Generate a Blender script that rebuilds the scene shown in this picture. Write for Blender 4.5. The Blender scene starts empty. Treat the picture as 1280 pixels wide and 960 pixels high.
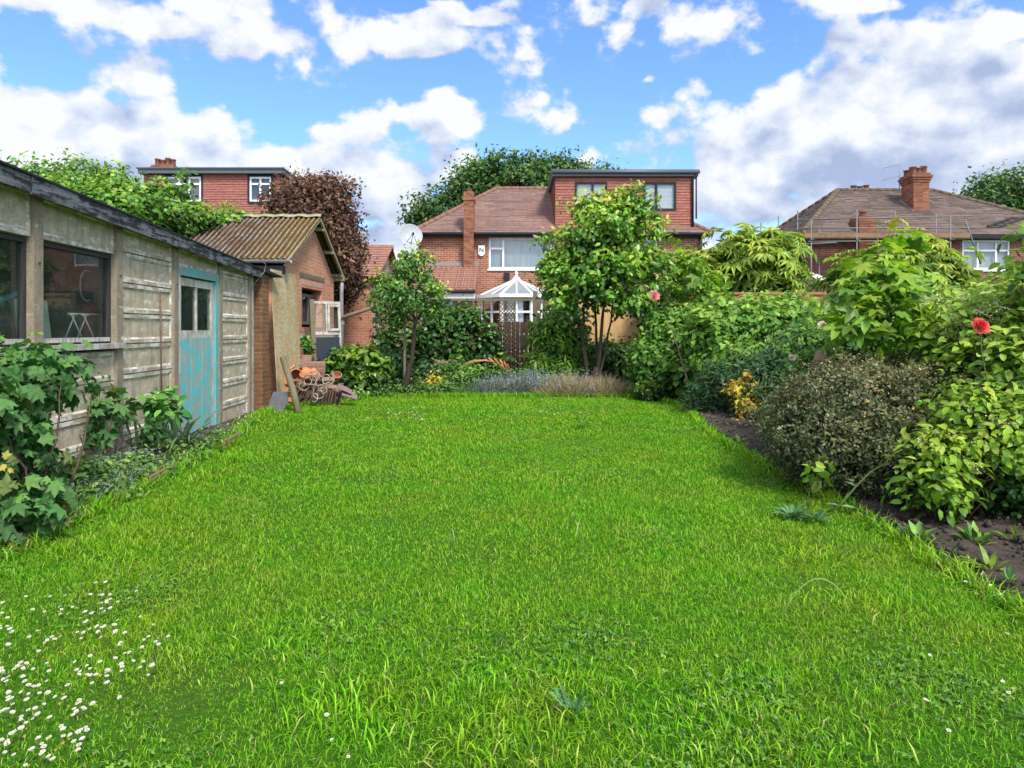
import bpy, math, random
import numpy as np
from mathutils import Vector, Matrix, noise as mnoise

# ------------------------------------------------------------------ basics
sc = bpy.context.scene
col = sc.collection
F, HCAM, HY, CX = 870.0, 1.35, 412.0, 640.0


def at(px, py, Y):
    return Vector(((px - CX) / F * Y, Y, HCAM + (HY - py) / F * Y))


def gx(px, Y):
    return (px - CX) / F * Y


def gz(py, Y):
    return HCAM + (HY - py) / F * Y


ORIG = {}


def tag(o, label=None, cat=None, group=None, kind=None):
    if label: o['label'] = label
    if cat: o['category'] = cat
    if group: o['group'] = group
    if kind or cat: o['kind'] = kind or 'thing'
    return o


def thing(name, label, cat, loc=(0, 0, 0), group=None):
    o = bpy.data.objects.new(name, None)
    o.empty_display_size = .1
    col.objects.link(o)
    o.location = loc
    ORIG[o.name] = Vector(loc)
    return tag(o, label, cat, group)


def origin_of(parent):
    return ORIG[parent.name] if parent is not None else Vector((0, 0, 0))


def link_mesh(name, me, parent, loc):
    """me holds world coordinates; shift to the thing's own origin"""
    o = bpy.data.objects.new(name, me)
    col.objects.link(o)
    L = origin_of(parent) if parent is not None else Vector(loc if loc is not None else (0, 0, 0))
    n = len(me.vertices)
    co = np.empty(n * 3, np.float32)
    me.vertices.foreach_get('co', co)
    co = co.reshape(-1, 3) - np.array(L, np.float32)
    me.vertices.foreach_set('co', co.ravel())
    ORIG[o.name] = L
    if parent is not None:
        o.parent = parent
    else:
        o.location = L
    me.update()
    return o


class MB:
    def __init__(s):
        s.v, s.f, s.m, s.sm = [], [], [], []

    def add(s, vs, fs, mat=0, smooth=False):
        b = len(s.v)
        s.v += [tuple(p) for p in vs]
        for f in fs:
            s.f.append(tuple(b + i for i in f)); s.m.append(mat); s.sm.append(smooth)

    def quad(s, a, b, c, d, mat=0):
        s.add([a, b, c, d], [(0, 1, 2, 3)], mat)

    def poly(s, ps, mat=0):
        s.add(ps, [tuple(range(len(ps)))], mat)

    def obox(s, o, u, n, x0, x1, z0, z1, d0, d1, mat=0, w=None):
        """box in the frame o,u (right),w (up),n (out)"""
        o, u, n = Vector(o), Vector(u), Vector(n)
        w = Vector((0, 0, 1)) if w is None else Vector(w)
        P = []
        for d in (d0, d1):
            for (x, z) in ((x0, z0), (x1, z0), (x1, z1), (x0, z1)):
                P.append(o + u * x + w * z + n * d)
        s.add(P, [(3, 2, 1, 0), (4, 5, 6, 7), (0, 1, 5, 4), (1, 2, 6, 5), (2, 3, 7, 6), (3, 0, 4, 7)], mat)

    def box(s, x0, x1, y0, y1, z0, z1, mat=0):
        s.obox((0, 0, 0), (1, 0, 0), (0, -1, 0), x0, x1, z0, z1, -y1, -y0, mat)

    def bar(s, p, q, w, h, mat=0, up=(0, 0, 1), roll=0):
        p, q = Vector(p), Vector(q)
        d = (q - p); L = d.length; d.normalize()
        a = d.cross(Vector(up))
        if a.length < 1e-4: a = d.cross(Vector((1, 0, 0)))
        a.normalize(); b = a.cross(d).normalized()
        if roll:
            a, b = a * math.cos(roll) + b * math.sin(roll), b * math.cos(roll) - a * math.sin(roll)
        P = []
        for t in (p, q):
            for (i, j) in ((-1, -1), (1, -1), (1, 1), (-1, 1)):
                P.append(t + a * (i * w / 2) + b * (j * h / 2))
        s.add(P, [(3, 2, 1, 0), (4, 5, 6, 7), (0, 1, 5, 4), (1, 2, 6, 5), (2, 3, 7, 6), (3, 0, 4, 7)], mat)

    def tube(s, pts, radii, n=8, mat=0, cap=True, closed=False):
        pts = [Vector(p) for p in pts]
        if not hasattr(radii, '__len__'): radii = [radii] * len(pts)
        m = len(pts)
        V = []
        ref = None
        for i, p in enumerate(pts):
            d = (pts[min(i + 1, m - 1)] - pts[max(i - 1, 0)])
            if d.length < 1e-7: d = Vector((0, 0, 1))
            d.normalize()
            if ref is None:
                ref = d.orthogonal().normalized()
            a = (ref - d * ref.dot(d))
            if a.length < 1e-5: a = d.orthogonal()
            a.normalize(); ref = a
            b = d.cross(a)
            for k in range(n):
                t = 2 * math.pi * k / n
                V.append(p + (a * math.cos(t) + b * math.sin(t)) * radii[i])
        Fs = []
        for i in range(m - 1):
            for k in range(n):
                k2 = (k + 1) % n
                Fs.append((i * n + k, i * n + k2, (i + 1) * n + k2, (i + 1) * n + k))
        if cap:
            Fs.append(tuple(reversed(range(n)))); Fs.append(tuple((m - 1) * n + k for k in range(n)))
        s.add(V, Fs, mat, True)

    def lathe(s, c, prof, n=20, mat=0, axis=None, smooth=True):
        """prof: (r, h) list; c centre; axis direction"""
        c = Vector(c); ax = Vector(axis or (0, 0, 1)).normalized()
        a = ax.orthogonal().normalized(); b = ax.cross(a)
        V = []
        for r, h in prof:
            for k in range(n):
                t = 2 * math.pi * k / n
                V.append(c + ax * h + (a * math.cos(t) + b * math.sin(t)) * r)
        Fs = []
        for i in range(len(prof) - 1):
            for k in range(n):
                k2 = (k + 1) % n
                Fs.append((i * n + k, i * n + k2, (i + 1) * n + k2, (i + 1) * n + k))
        s.add(V, Fs, mat, smooth)

    def wall(s, o, u, n, W, H, ops=(), depth=.12, mat=0, H2=None):
        """wall face with rectangular openings (x0,x1,z0,z1) and their reveals"""
        o, u, n = Vector(o), Vector(u), Vector(n); w = Vector((0, 0, 1))
        xs = sorted({0, W, *[q for p in ops for q in p[:2]]}); zs = sorted({0, H, *[q for p in ops for q in p[2:]]})
        for i in range(len(xs) - 1):
            for j in range(len(zs) - 1):
                xm, zm = (xs[i] + xs[i + 1]) / 2, (zs[j] + zs[j + 1]) / 2
                if any(p[0] < xm < p[1] and p[2] < zm < p[3] for p in ops): continue
                s.quad(o + u * xs[i] + w * zs[j], o + u * xs[i + 1] + w * zs[j], o + u * xs[i + 1] + w * zs[j + 1], o + u * xs[i] + w * zs[j + 1], mat)
        for (x0, x1, z0, z1) in ops:
            P = [o + u * x0 + w * z0, o + u * x1 + w * z0, o + u * x1 + w * z1, o + u * x0 + w * z1]
            for k in range(4):
                a, b = P[k], P[(k + 1) % 4]
                s.quad(a, b, b - n * depth, a - n * depth, mat)

    def lapped(s, A, B, C, D, c=.1, t=.014, mat=0, seed=0, jit=0.0, nx=1):
        """courses of lapped tiles over the quad A,B (bottom) C,D (top)"""
        A, B, C, D = map(Vector, (A, B, C, D))
        nrm = (B - A).cross(D - A).normalized()
        vdir = nrm.cross((B - A).normalized())
        L = (D - A).dot(vdir)
        n = max(1, int(round(L / c)))
        rg = random.Random(seed)
        for k in range(n):
            f0, f1 = k / n, (k + 1) / n
            l0, r0 = A.lerp(D, f0), B.lerp(C, f0)
            l1, r1 = A.lerp(D, f1), B.lerp(C, f1)
            for i in range(nx):
                g0, g1 = i / nx, (i + 1) / nx
                tt = t * (1 + jit * rg.uniform(-1, 1))
                p0, p1 = l0.lerp(r0, g0), l0.lerp(r0, g1)
                q0, q1 = l1.lerp(r1, g0), l1.lerp(r1, g1)
                s.quad(p0 + nrm * tt, p1 + nrm * tt, q1 + nrm * .001, q0 + nrm * .001, mat)
                s.quad(p0, p1, p1 + nrm * tt, p0 + nrm * tt, mat)

    def build(s, name, mats, parent=None, loc=None, uvoff=0.0):
        me = bpy.data.meshes.new(name)
        me.from_pydata(s.v, [], s.f)
        if not isinstance(mats, (list, tuple)): mats = [mats]
        for m in mats: me.materials.append(m)
        me.polygons.foreach_set('material_index', s.m)
        me.polygons.foreach_set('use_smooth', s.sm)
        # UVs in metres on the face plane
        uv = me.uv_layers.new(name='UVMap')
        nl = len(me.loops)
        vi = np.empty(nl, np.int32); me.loops.foreach_get('vertex_index', vi)
        co = np.array(s.v, np.float64)[vi]
        npol = len(me.polygons)
        nr = np.empty(npol * 3, np.float32); me.polygons.foreach_get('normal', nr); nr = nr.reshape(-1, 3)
        tot = np.array([len(f) for f in s.f]); nn = np.repeat(nr, tot, 0).astype(np.float64)
        ud = np.stack([-nn[:, 1], nn[:, 0], np.zeros(nl)], 1)
        ln = np.linalg.norm(ud, axis=1)
        bad = ln < 1e-3
        ud[bad] = (1, 0, 0); ln[bad] = 1
        ud /= ln[:, None]
        vd = np.cross(nn, ud)
        U = np.stack([(co * ud).sum(1) + uvoff, (co * vd).sum(1)], 1)
        uv.data.foreach_set('uv', U.astype(np.float32).ravel())
        return link_mesh(name, me, parent, loc)


# ------------------------------------------------------------------ materials
class NT:
    def __init__(s, name):
        s.mat = bpy.data.materials.new(name); s.mat.use_nodes = True
        s.t = s.mat.node_tree; s.t.nodes.clear()
        s.out = s.t.nodes.new('ShaderNodeOutputMaterial')

    def n(s, typ, _p=None, **kw):
        nd = s.t.nodes.new('ShaderNode' + typ)
        for k, v in (_p or {}).items(): setattr(nd, k, v)
        for k, v in kw.items():
            key = int(k[1:]) if k[0] == 'i' and k[1:].isdigit() else k.replace('_', ' ')
            s.set(nd.inputs[key], v)
        return nd

    def set(s, sock, v):
        if isinstance(v, bpy.types.NodeSocket): s.t.links.new(v, sock)
        elif isinstance(v, (tuple, list)) and len(v) == 3 and sock.type == 'RGBA': sock.default_value = (*v, 1)
        else: sock.default_value = v

    def uv(s): return s.n('UVMap').outputs[0]
    def obj(s): return s.n('TexCoord').outputs['Object']
    def pos(s): return s.n('NewGeometry').outputs['Position']
    def noise(s, v, scale, detail=4, rough=.55, dist=0):
        return s.n('TexNoise', Vector=v, Scale=scale, Detail=detail, Roughness=rough, Distortion=dist).outputs[0]

    def ramp(s, fac, stops, interp='LINEAR'):
        nd = s.n('ValToRGB', Fac=fac); cr = nd.color_ramp; cr.interpolation = interp
        while len(cr.elements) < len(stops): cr.elements.new(.5)
        for e, (p, c) in zip(cr.elements, stops):
            e.position = p; e.color = (*c, 1) if hasattr(c, '__len__') else (c, c, c, 1)
        return nd.outputs[0]

    def mix(s, f, a, b, mode='MIX'):
        nd = s.n('Mix', {'data_type': 'RGBA', 'blend_type': mode}, i0=f, i6=a, i7=b)
        return nd.outputs[2]

    def math(s, op, a, b=0.0, c=0.0, clamp=False):
        nd = s.n('Math', {'operation': op, 'use_clamp': clamp}, i0=a, i1=b, i2=c)
        return nd.outputs[0]

    def scale(s, v, sc):
        return s.n('Mapping', Vector=v, Scale=sc).outputs[0]

    def bump(s, h, strength=.4, dist=.02):
        return s.n('Bump', Height=h, Strength=strength, Distance=dist).outputs[0]

    def bsdf(s, c, rough=.7, normal=None, metal=0, spec=.5, **kw):
        nd = s.n('BsdfPrincipled', Base_Color=c, Roughness=rough, Metallic=metal, **kw)
        nd.inputs['Specular IOR Level'].default_value = spec
        if normal is not None: s.set(nd.inputs['Normal'], normal)
        return nd.outputs[0]

    def done(s, shader):
        s.t.links.new(shader, s.out.inputs[0]); return s.mat


def noisy(name, c1, c2, scale=6, rough=.8, bump=.3, detail=6, c3=None, dist=.01, spec=.3, stretch=(1, 1, 1)):
    t = NT(name); v = t.scale(t.obj(), stretch)
    a = t.noise(v, scale, detail, .65)
    c = t.ramp(a, [(.3, c1), (.7, c2)])
    if c3:
        b = t.noise(v, scale * .35, 5, .7)
        c = t.mix(t.ramp(b, [(.5, 0), (.68, 1)]), c, c3)
    return t.done(t.bsdf(c, rough, t.bump(a, bump, dist), spec=spec))


def plain(name, c, rough=.5, spec=.5, metal=0):
    t = NT(name)
    a = t.noise(t.obj(), 9, 4)
    c2 = t.mix(t.ramp(a, [(.35, .0), (.75, .35)]), c, tuple(x * .6 for x in c))
    return t.done(t.bsdf(c2, rough, None, metal, spec))


def brick(name, c1, c2, mortar, bw=.225, rh=.075, ms=.006, dark=(.05, .03, .025), wash=None, bump=.5, dirt=.5):
    t = NT(name); uv = t.uv()
    wob = t.n('TexNoise', Vector=uv, Scale=3.0, Detail=2).outputs[1]
    uvw = t.n('VectorMath', {'operation': 'MULTIPLY_ADD'}, i0=wob, i1=(.006, .006, 0), i2=uv).outputs[0]
    b = t.n('TexBrick', Vector=uvw, Color1=c1, Color2=c2, Mortar=mortar, Scale=1.0, Mortar_Size=ms, Mortar_Smooth=.2, Bias=0.0, Brick_Width=bw, Row_Height=rh)
    b2 = t.n('TexBrick', {'offset': .5}, Vector=uvw, Color1=(0, 0, 0), Color2=(1, 1, 1), Mortar=(.5, .5, .5), Scale=1.0, Mortar_Size=ms, Bias=-.55, Brick_Width=bw, Row_Height=rh)
    c = t.mix(t.math('MULTIPLY', t.ramp(b2.outputs[0], [(.55, 0), (.9, 1)]), .6), b.outputs[0], dark)
    n1 = t.noise(uv, 1.3, 6, .65); n2 = t.noise(uv, 22, 4, .7)
    c = t.mix(t.math('MULTIPLY', t.ramp(n1, [(.42, 0), (.75, 1)]), dirt), c, tuple(x * .35 for x in c1))
    c = t.mix(.55, c, t.ramp(n2, [(.25, .25), (.8, 1.2)]), 'MULTIPLY')
    if wash:
        c = t.mix(t.math('MULTIPLY', t.ramp(t.noise(uv, 2.2, 8, .75), [(.42, 0), (.6, 1)]), .75), c, wash)
    h = t.math('ADD', t.math('MULTIPLY', t.math('SUBTRACT', 1.0, b.outputs[1]), 1.0), t.math('MULTIPLY', n2, .35))
    return t.done(t.bsdf(c, .88, t.bump(h, bump, .01), spec=.2))


def tiles(name, c1, c2, stain, bw=.17, rh=.1, moss=None, stain_f=.6):
    t = NT(name); uv = t.uv()
    b = t.n('TexBrick', Vector=uv, Color1=c1, Color2=c2, Mortar=tuple(x * .35 for x in c1), Scale=1.0, Mortar_Size=.003, Brick_Width=bw, Row_Height=rh)
    n1 = t.noise(t.scale(uv, (.35, 1.2, 1)), 1.6, 8, .7)
    c = t.mix(t.math('MULTIPLY', t.ramp(n1, [(.4, 0), (.7, 1)]), stain_f), b.outputs[0], stain)
    n2 = t.noise(uv, 9, 5, .75)
    c = t.mix(.5, c, t.ramp(n2, [(.3, .3), (.75, 1.25)]), 'MULTIPLY')
    if moss:
        c = t.mix(t.ramp(t.noise(uv, 3.1, 8, .8), [(.56, 0), (.66, 1)]), c, moss)
    return t.done(t.bsdf(c, .85, t.bump(n2, .3, .01), spec=.25))


def wood(name, c1, c2, c3=None, sc=(14, 1.2, 1), rough=.8, paint=None, pf=(.45, .52), bump=.5, psc=(9, 1.6, 1)):
    """grain along v; optional flaking paint"""
    t = NT(name); uv = t.uv()
    g = t.noise(t.scale(uv, (sc[0] * 2, sc[1], 1)), 2.0, 8, .7, .3)
    c = t.ramp(g, [(.3, c1), (.7, c2)])
    if c3: c = t.mix(t.ramp(t.noise(uv, 2.4, 6, .7), [(.5, 0), (.7, 1)]), c, c3)
    h = g
    r = rough
    if paint:
        m = t.math('ADD', t.math('MULTIPLY', t.noise(t.scale(uv, psc), 3.0, 10, .75), .6), t.math('MULTIPLY', t.noise(uv, 5.0, 8, .7), .4))
        mk = t.ramp(m, [(pf[0], 0), (pf[1], 1)])
        pv = t.mix(t.noise(uv, 6, 4), tuple(x * .7 for x in paint), paint)
        c = t.mix(mk, c, pv)
        h = t.math('ADD', t.math('MULTIPLY', g, .4), mk)
    return t.done(t.bsdf(c, r, t.bump(h, bump, .006), spec=.3))


def leaf(name, cols, rough=.45, trans=.35, var=.5, spec=.45, tcol=None, hue=.02):
    t = NT(name)
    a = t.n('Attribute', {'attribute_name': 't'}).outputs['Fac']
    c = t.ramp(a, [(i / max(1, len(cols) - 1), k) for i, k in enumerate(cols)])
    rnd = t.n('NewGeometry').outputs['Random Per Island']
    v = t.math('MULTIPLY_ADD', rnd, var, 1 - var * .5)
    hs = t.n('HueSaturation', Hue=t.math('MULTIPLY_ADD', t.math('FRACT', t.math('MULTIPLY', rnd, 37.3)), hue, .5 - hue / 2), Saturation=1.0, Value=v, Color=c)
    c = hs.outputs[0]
    # a few ageing leaves, mottling over the blade
    k2 = t.math('FRACT', t.math('MULTIPLY', rnd, 91.7))
    c = t.mix(t.ramp(k2, [(.93, 0), (.99, .55)]), c, (.30, .24, .06))
    c = t.mix(.6, c, t.ramp(t.noise(t.obj(), 38, 4, .65), [(.3, .6), (.7, 1.3)]), 'MULTIPLY')
    # paler underside
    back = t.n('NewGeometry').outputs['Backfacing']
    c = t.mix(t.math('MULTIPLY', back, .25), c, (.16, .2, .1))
    nz = t.noise(t.obj(), 60, 3)
    p = t.bsdf(c, rough, t.bump(nz, .15, .004), spec=spec)
    tr = t.n('BsdfTranslucent', Color=t.mix(.5, c, t.mix(.7, c, (.9, 1.0, .25), 'MULTIPLY') if tcol is None else tcol)).outputs[0]
    m = t.n('MixShader', Fac=trans, i1=p, i2=tr).outputs[0]
    return t.done(m)


def glass(name, tint=(.85, .9, .9), refl=1.0, dirt=.0):
    t = NT(name)
    fr = t.n('LayerWeight', Blend=.18).outputs['Fresnel']
    g = t.n('BsdfGlossy', Color=(1, 1, 1), Roughness=.02).outputs[0]
    tr = t.n('BsdfTransparent', Color=tint).outputs[0]
    m = t.n('MixShader', Fac=t.math('MULTIPLY_ADD', fr, refl, .06), i1=tr, i2=g).outputs[0]
    if dirt:
        d = t.bsdf((.22, .30, .27), .9, spec=.1)
        k = t.math('MULTIPLY', t.ramp(t.noise(t.uv(), 3.0, 8, .7), [(.35, .15), (.7, 1)]), dirt)
        m = t.n('MixShader', Fac=k, i1=m, i2=d).outputs[0]
    return t.done(m)


M = {}
M['brick_house'] = brick('brick_house', (.46, .17, .085), (.27, .085, .048), (.46, .39, .31), ms=.009, dirt=.35, dark=(.10, .045, .035))
M['brick_right'] = brick('brick_right', (.32, .11, .07), (.19, .065, .045), (.30, .25, .2), ms=.008, dirt=.4)
M['brick_garage'] = brick('brick_garage', (.76, .33, .175), (.60, .235, .12), (.52, .43, .34), ms=.009, dirt=.25, dark=(.2, .09, .06))
M['brick_outhouse'] = brick('brick_outhouse', (.58, .24, .13), (.44, .16, .09), (.44, .34, .27), ms=.008, dirt=.3)
M['brick_wash'] = brick('brick_wash', (.42, .16, .10), (.34, .12, .08), (.5, .42, .36), dirt=.2, wash=(.55, .45, .40))
M['brick_pier'] = brick('brick_pier', (.27, .13, .06), (.18, .085, .045), (.28, .22, .14), dirt=.45)
M['brick_chim'] = brick('brick_chim', (.42, .17, .085), (.20, .075, .05), (.15, .12, .10), dirt=.6)
M['brick_smooth'] = brick('brick_smooth', (.40, .11, .07), (.34, .09, .06), (.28, .15, .11), dirt=.2)
M['hung'] = tiles('hung', (.42, .165, .12), (.33, .12, .09), (.22, .08, .065), bw=.165, rh=.1, stain_f=.45)
M['hung_left'] = tiles('hung_left', (.42, .165, .13), (.34, .125, .10), (.24, .09, .075), stain_f=.45)
M['roof_main'] = tiles('roof_main', (.34, .205, .165), (.25, .15, .125), (.16, .10, .085), bw=.17, rh=.12, stain_f=.8)
M['roof_right'] = tiles('roof_right', (.23, .16, .135), (.17, .12, .105), (.10, .075, .062), rh=.12, moss=(.17, .13, .08), stain_f=.85)
M['roof_clay'] = tiles('roof_clay', (.42, .22, .16), (.33, .155, .115), (.24, .12, .09), bw=.22, rh=.2, stain_f=.5)
M['ridge'] = noisy('ridge', (.16, .08, .06), (.26, .14, .10), 5, .85, .3)
M['black_trim'] = plain('black_trim', (.022, .024, .026), .7, .2)
M['grey_trim'] = plain('grey_trim', (.085, .10, .115), .45)
M['white_upvc'] = plain('white_upvc', (.78, .79, .80), .35)
M['pane'] = glass('pane', (.8, .85, .85), .9)
M['shed_pane'] = glass('shed_pane', (.82, .90, .88), .7, dirt=.15)
M['net'] = noisy('net', (.38, .42, .44), (.55, .60, .62), 3, .9, 0, stretch=(6, 6, .4))
M['dim'] = plain('dim', (.10, .115, .125), .8)
M['blind'] = plain('blind', (.82, .83, .84), .6)
M['dark'] = plain('dark', (.012, .013, .014), .8, .2)
M['lead'] = plain('lead', (.22, .23, .24), .6)
M['cons_roof'] = noisy('cons_roof', (.19, .20, .21), (.27, .285, .295), 3, .35, 0)
M['dish'] = noisy('dish', (.30, .32, .335), (.40, .42, .44), 4, .5, .05)
M['pot'] = noisy('pot', (.52, .18, .075), (.66, .27, .12), 14, .85, .15, c3=(.36, .2, .13))
M['pot_dark'] = noisy('pot_dark', (.15, .065, .042), (.26, .11, .07), 10, .85, .2)
M['galv'] = noisy('galv', (.20, .205, .21), (.30, .305, .31), 8, .5, .1)
M['scaff'] = noisy('scaff', (.11, .11, .11), (.19, .19, .185), 3, .55, .1, c3=(.2, .13, .09))
M['straw_stalk'] = plain('straw_stalk', (.34, .36, .15), .7)
M['plank_raw'] = wood('plank_raw', (.17, .105, .055), (.28, .18, .10), (.12, .08, .05))
M['post_wood'] = wood('post_wood', (.12, .095, .06), (.22, .18, .12), (.10, .10, .05))
M['gate_wood'] = wood('gate_wood', (.055, .032, .02), (.11, .068, .045), (.04, .03, .02))
M['lattice'] = wood('lattice', (.10, .062, .04), (.18, .115, .07))
M['fence_new'] = wood('fence_new', (.50, .30, .13), (.68, .45, .22), (.44, .26, .12))
M['fence_brown'] = wood('fence_brown', (.26, .125, .055), (.40, .20, .09), (.26, .12, .05))
M['fascia'] = wood('fascia', (.075, .08, .09), (.21, .22, .235), (.09, .10, .11), sc=(.7, 24, 1), paint=(.02, .021, .024), pf=(.47, .53), psc=(.9, 7, 1))
M['teal'] = wood('teal', (.30, .26, .19), (.52, .47, .37), paint=(.11, .56, .61), pf=(.475, .50), psc=(34, 1.5, 1))
M['teal_full'] = wood('teal_full', (.25, .24, .2), (.40, .38, .32), paint=(.11, .46, .48), pf=(.465, .495))
M['white_flake'] = wood('white_flake', (.22, .19, .15), (.36, .32, .27), paint=(.62, .62, .58), pf=(.46, .54))
M['white_old'] = wood('white_old', (.24, .20, .15), (.40, .35, .28), paint=(.62, .60, .54), pf=(.44, .52))
M['black_wood'] = wood('black_wood', (.02, .02, .02), (.06, .06, .058))
M['log'] = wood('log', (.10, .085, .05), (.24, .20, .12), (.13, .15, .06))
M['edging'] = wood('edging', (.16, .09, .055), (.30, .19, .12), (.1, .07, .05))
M['osb'] = None
M['rust'] = noisy('rust', (.10, .05, .03), (.20, .11, .07), 30, .8, .3)
M['iron'] = noisy('iron', (.22, .17, .13), (.42, .36, .29), 30, .75, .3, c3=(.2, .11, .06))
M['slate'] = noisy('slate', (.09, .095, .11), (.15, .16, .18), 12, .6, .3)
M['old_tile'] = noisy('old_tile', (.17, .085, .06), (.30, .15, .10), 9, .9, .4, c3=(.15, .11, .09))
M['loose_brick'] = noisy('loose_brick', (.38, .14, .08), (.52, .22, .12), 12, .9, .4, c3=(.36, .26, .2))
M['dull_brick'] = noisy('dull_brick', (.22, .11, .08), (.36, .2, .15), 12, .9, .4, c3=(.28, .24, .2))
M['bark'] = noisy('bark', (.022, .016, .012), (.06, .046, .035), 18, .9, .7, stretch=(1, 1, .3))
M['bark_pale'] = noisy('bark_pale', (.12, .09, .06), (.22, .17, .11), 18, .9, .5, stretch=(1, 1, .3))
M['stem_green'] = noisy('stem_green', (.07, .10, .03), (.12, .16, .05), 20, .7, .2)
M['stem_brown'] = noisy('stem_brown', (.07, .045, .03), (.12, .08, .05), 20, .8, .3)

# weathered concrete of the shed: grey-brown aggregate with remains of white paint
def concrete(name, pf, tone=1.0, stain=.6):
    t = NT(name); uv = t.uv()
    a = t.noise(uv, 9, 10, .75); b = t.noise(uv, 1.6, 6, .65); fine = t.noise(uv, 70, 3, .6)
    c = t.ramp(a, [(.25, tuple(x * tone for x in (.25, .20, .135))), (.75, tuple(x * tone for x in (.53, .445, .33)))])
    c = t.mix(.5, c, t.ramp(fine, [(.3, .5), (.7, 1.25)]), 'MULTIPLY')
    mk = t.math('ADD', t.math('MULTIPLY', t.noise(t.scale(uv, (1, 2.5, 1)), 3.2, 12, .72), .7), t.math('MULTIPLY', a, .3))
    mk = t.ramp(mk, [(pf[0], 0), (pf[1], 1)])
    c = t.mix(t.math('MULTIPLY', mk, .9), c, t.ramp(fine, [(.2, (.60, .56, .47)), (.8, (.82, .78, .69))]))
    dr = t.noise(t.scale(uv, (7, .6, 1)), 1.5, 6, .7)
    c = t.mix(t.math('MULTIPLY', t.ramp(dr, [(.5, 0), (.78, 1)]), stain * 1.25), c, (.12, .10, .07))
    c = t.mix(t.math('MULTIPLY', t.ramp(b, [(.55, 0), (.8, 1)]), .5), c, (.13, .115, .08))
    return t.done(t.bsdf(c, .92, t.bump(t.math('ADD', fine, t.math('MULTIPLY', mk, .6)), .45, .006), spec=.2))


M['conc'] = concrete('conc', (.54, .60), 1.25)
M['conc_paint'] = concrete('conc_paint', (.475, .54), 1.1)
M['conc_post'] = concrete('conc_post', (.56, .63), .72)


def mk_osb():
    t = NT('osb'); uv = t.uv()
    vor = t.n('TexVoronoi', Vector=t.scale(uv, (14, 38, 1)), Scale=1.0)
    c = t.ramp(t.n('SeparateColor', Color=vor.outputs[1]).outputs[0], [(.1, (.38, .30, .165)), (.5, (.44, .36, .21)), (.9, (.50, .42, .265))])
    b = t.noise(t.scale(uv, (1.5, .5, 1)), 1.8, 5, .65)
    c = t.mix(t.math('MULTIPLY', t.ramp(b, [(.42, 0), (.7, 1)]), .75), c, (.30, .185, .05))
    return t.done(t.bsdf(c, .8, t.bump(vor.outputs[0], .2, .004), spec=.25))


M['osb'] = mk_osb()


def mk_corr():
    t = NT('corrugated'); uv = t.uv(); p = t.pos()
    n1 = t.noise(uv, 2.2, 8, .72); n2 = t.noise(uv, 9, 8, .75); n3 = t.noise(uv, 40, 3)
    c = t.ramp(n2, [(.3, (.10, .085, .065)), (.6, (.24, .22, .19)), (.85, (.38, .36, .32))])
    c = t.mix(t.ramp(n1, [(.40, 0), (.56, 1)]), c, t.ramp(n2, [(.35, (.05, .022, .010)), (.75, (.20, .085, .030))]))
    # ochre lichen growing towards the verge
    sx = t.n('SeparateXYZ', Vector=p).outputs[0]
    g = t.math('MULTIPLY_ADD', sx, .95, 5.2)
    g = t.math('ADD', g, t.math('MULTIPLY_ADD', n1, 2.2, -1.25))
    g = t.math('ADD', g, t.math('MULTIPLY_ADD', n2, 1.6, -.8))
    c = t.mix(t.ramp(g, [(.25, 0), (.85, .7)]), c, t.ramp(n2, [(.3, (.12, .066, .018)), (.7, (.34, .225, .06))]))
    c = t.mix(t.ramp(t.noise(uv, 5, 8, .8), [(.6, 0), (.68, .7)]), c, (.05, .06, .015))
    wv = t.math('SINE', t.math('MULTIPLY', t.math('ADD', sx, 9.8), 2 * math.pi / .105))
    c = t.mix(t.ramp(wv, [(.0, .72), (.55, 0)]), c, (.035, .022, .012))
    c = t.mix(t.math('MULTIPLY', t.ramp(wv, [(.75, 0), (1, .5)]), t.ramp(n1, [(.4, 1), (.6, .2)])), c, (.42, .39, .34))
    c = t.mix(.75, c, t.ramp(t.noise(uv, 6.5, 9, .8), [(.36, .3), (.5, .9), (.66, 1.5)]), 'MULTIPLY')
    return t.done(t.bsdf(c, .95, t.bump(t.math('ADD', n2, t.math('MULTIPLY', n3, .5)), .6, .012), spec=.1))


M['corr'] = mk_corr()
M['corr_edge'] = noisy('corr_edge', (.16, .15, .08), (.36, .34, .22), 12, .9, .4, c3=(.22, .22, .07))


def mk_soil():
    t = NT('soil'); p = t.pos()
    a = t.noise(p, 7, 10, .75); f = t.noise(p, 55, 6, .75)
    c = t.ramp(a, [(.3, (.050, .038, .031)), (.7, (.14, .112, .094))])
    c = t.mix(.6, c, t.ramp(f, [(.3, .45), (.75, 1.5)]), 'MULTIPLY')
    c = t.mix(t.ramp(t.noise(p, 26, 4, .8), [(.70, 0), (.76, .6)]), c, (.22, .17, .13))
    return t.done(t.bsdf(c, .97, t.bump(t.math('ADD', f, a), .8, .03), spec=.1))


M['soil'] = mk_soil()


def mk_ground():
    t = NT('ground'); p = t.pos()
    a = t.noise(p, 1.5, 8, .7)
    c = t.ramp(a, [(.35, (.03, .035, .012)), (.6, (.05, .085, .02)), (.75, (.06, .05, .035))])
    return t.done(t.bsdf(c, .95, t.bump(a, .5, .05), spec=.1))


M['ground'] = mk_ground()


def mk_turf():
    t = NT('turf'); p = t.pos()
    a = t.noise(p, 30, 8, .75); b = t.noise(p, .9, 5, .6)
    c = t.ramp(a, [(.3, (.025, .075, .006)), (.6, (.06, .17, .008)), (.8, (.13, .19, .02))])
    c = t.mix(t.ramp(b, [(.5, 0), (.75, .6)]), c, (.09, .075, .025))
    return t.done(t.bsdf(c, .95, t.bump(a, .8, .03), spec=.1))


M['turf'] = mk_turf()


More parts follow.
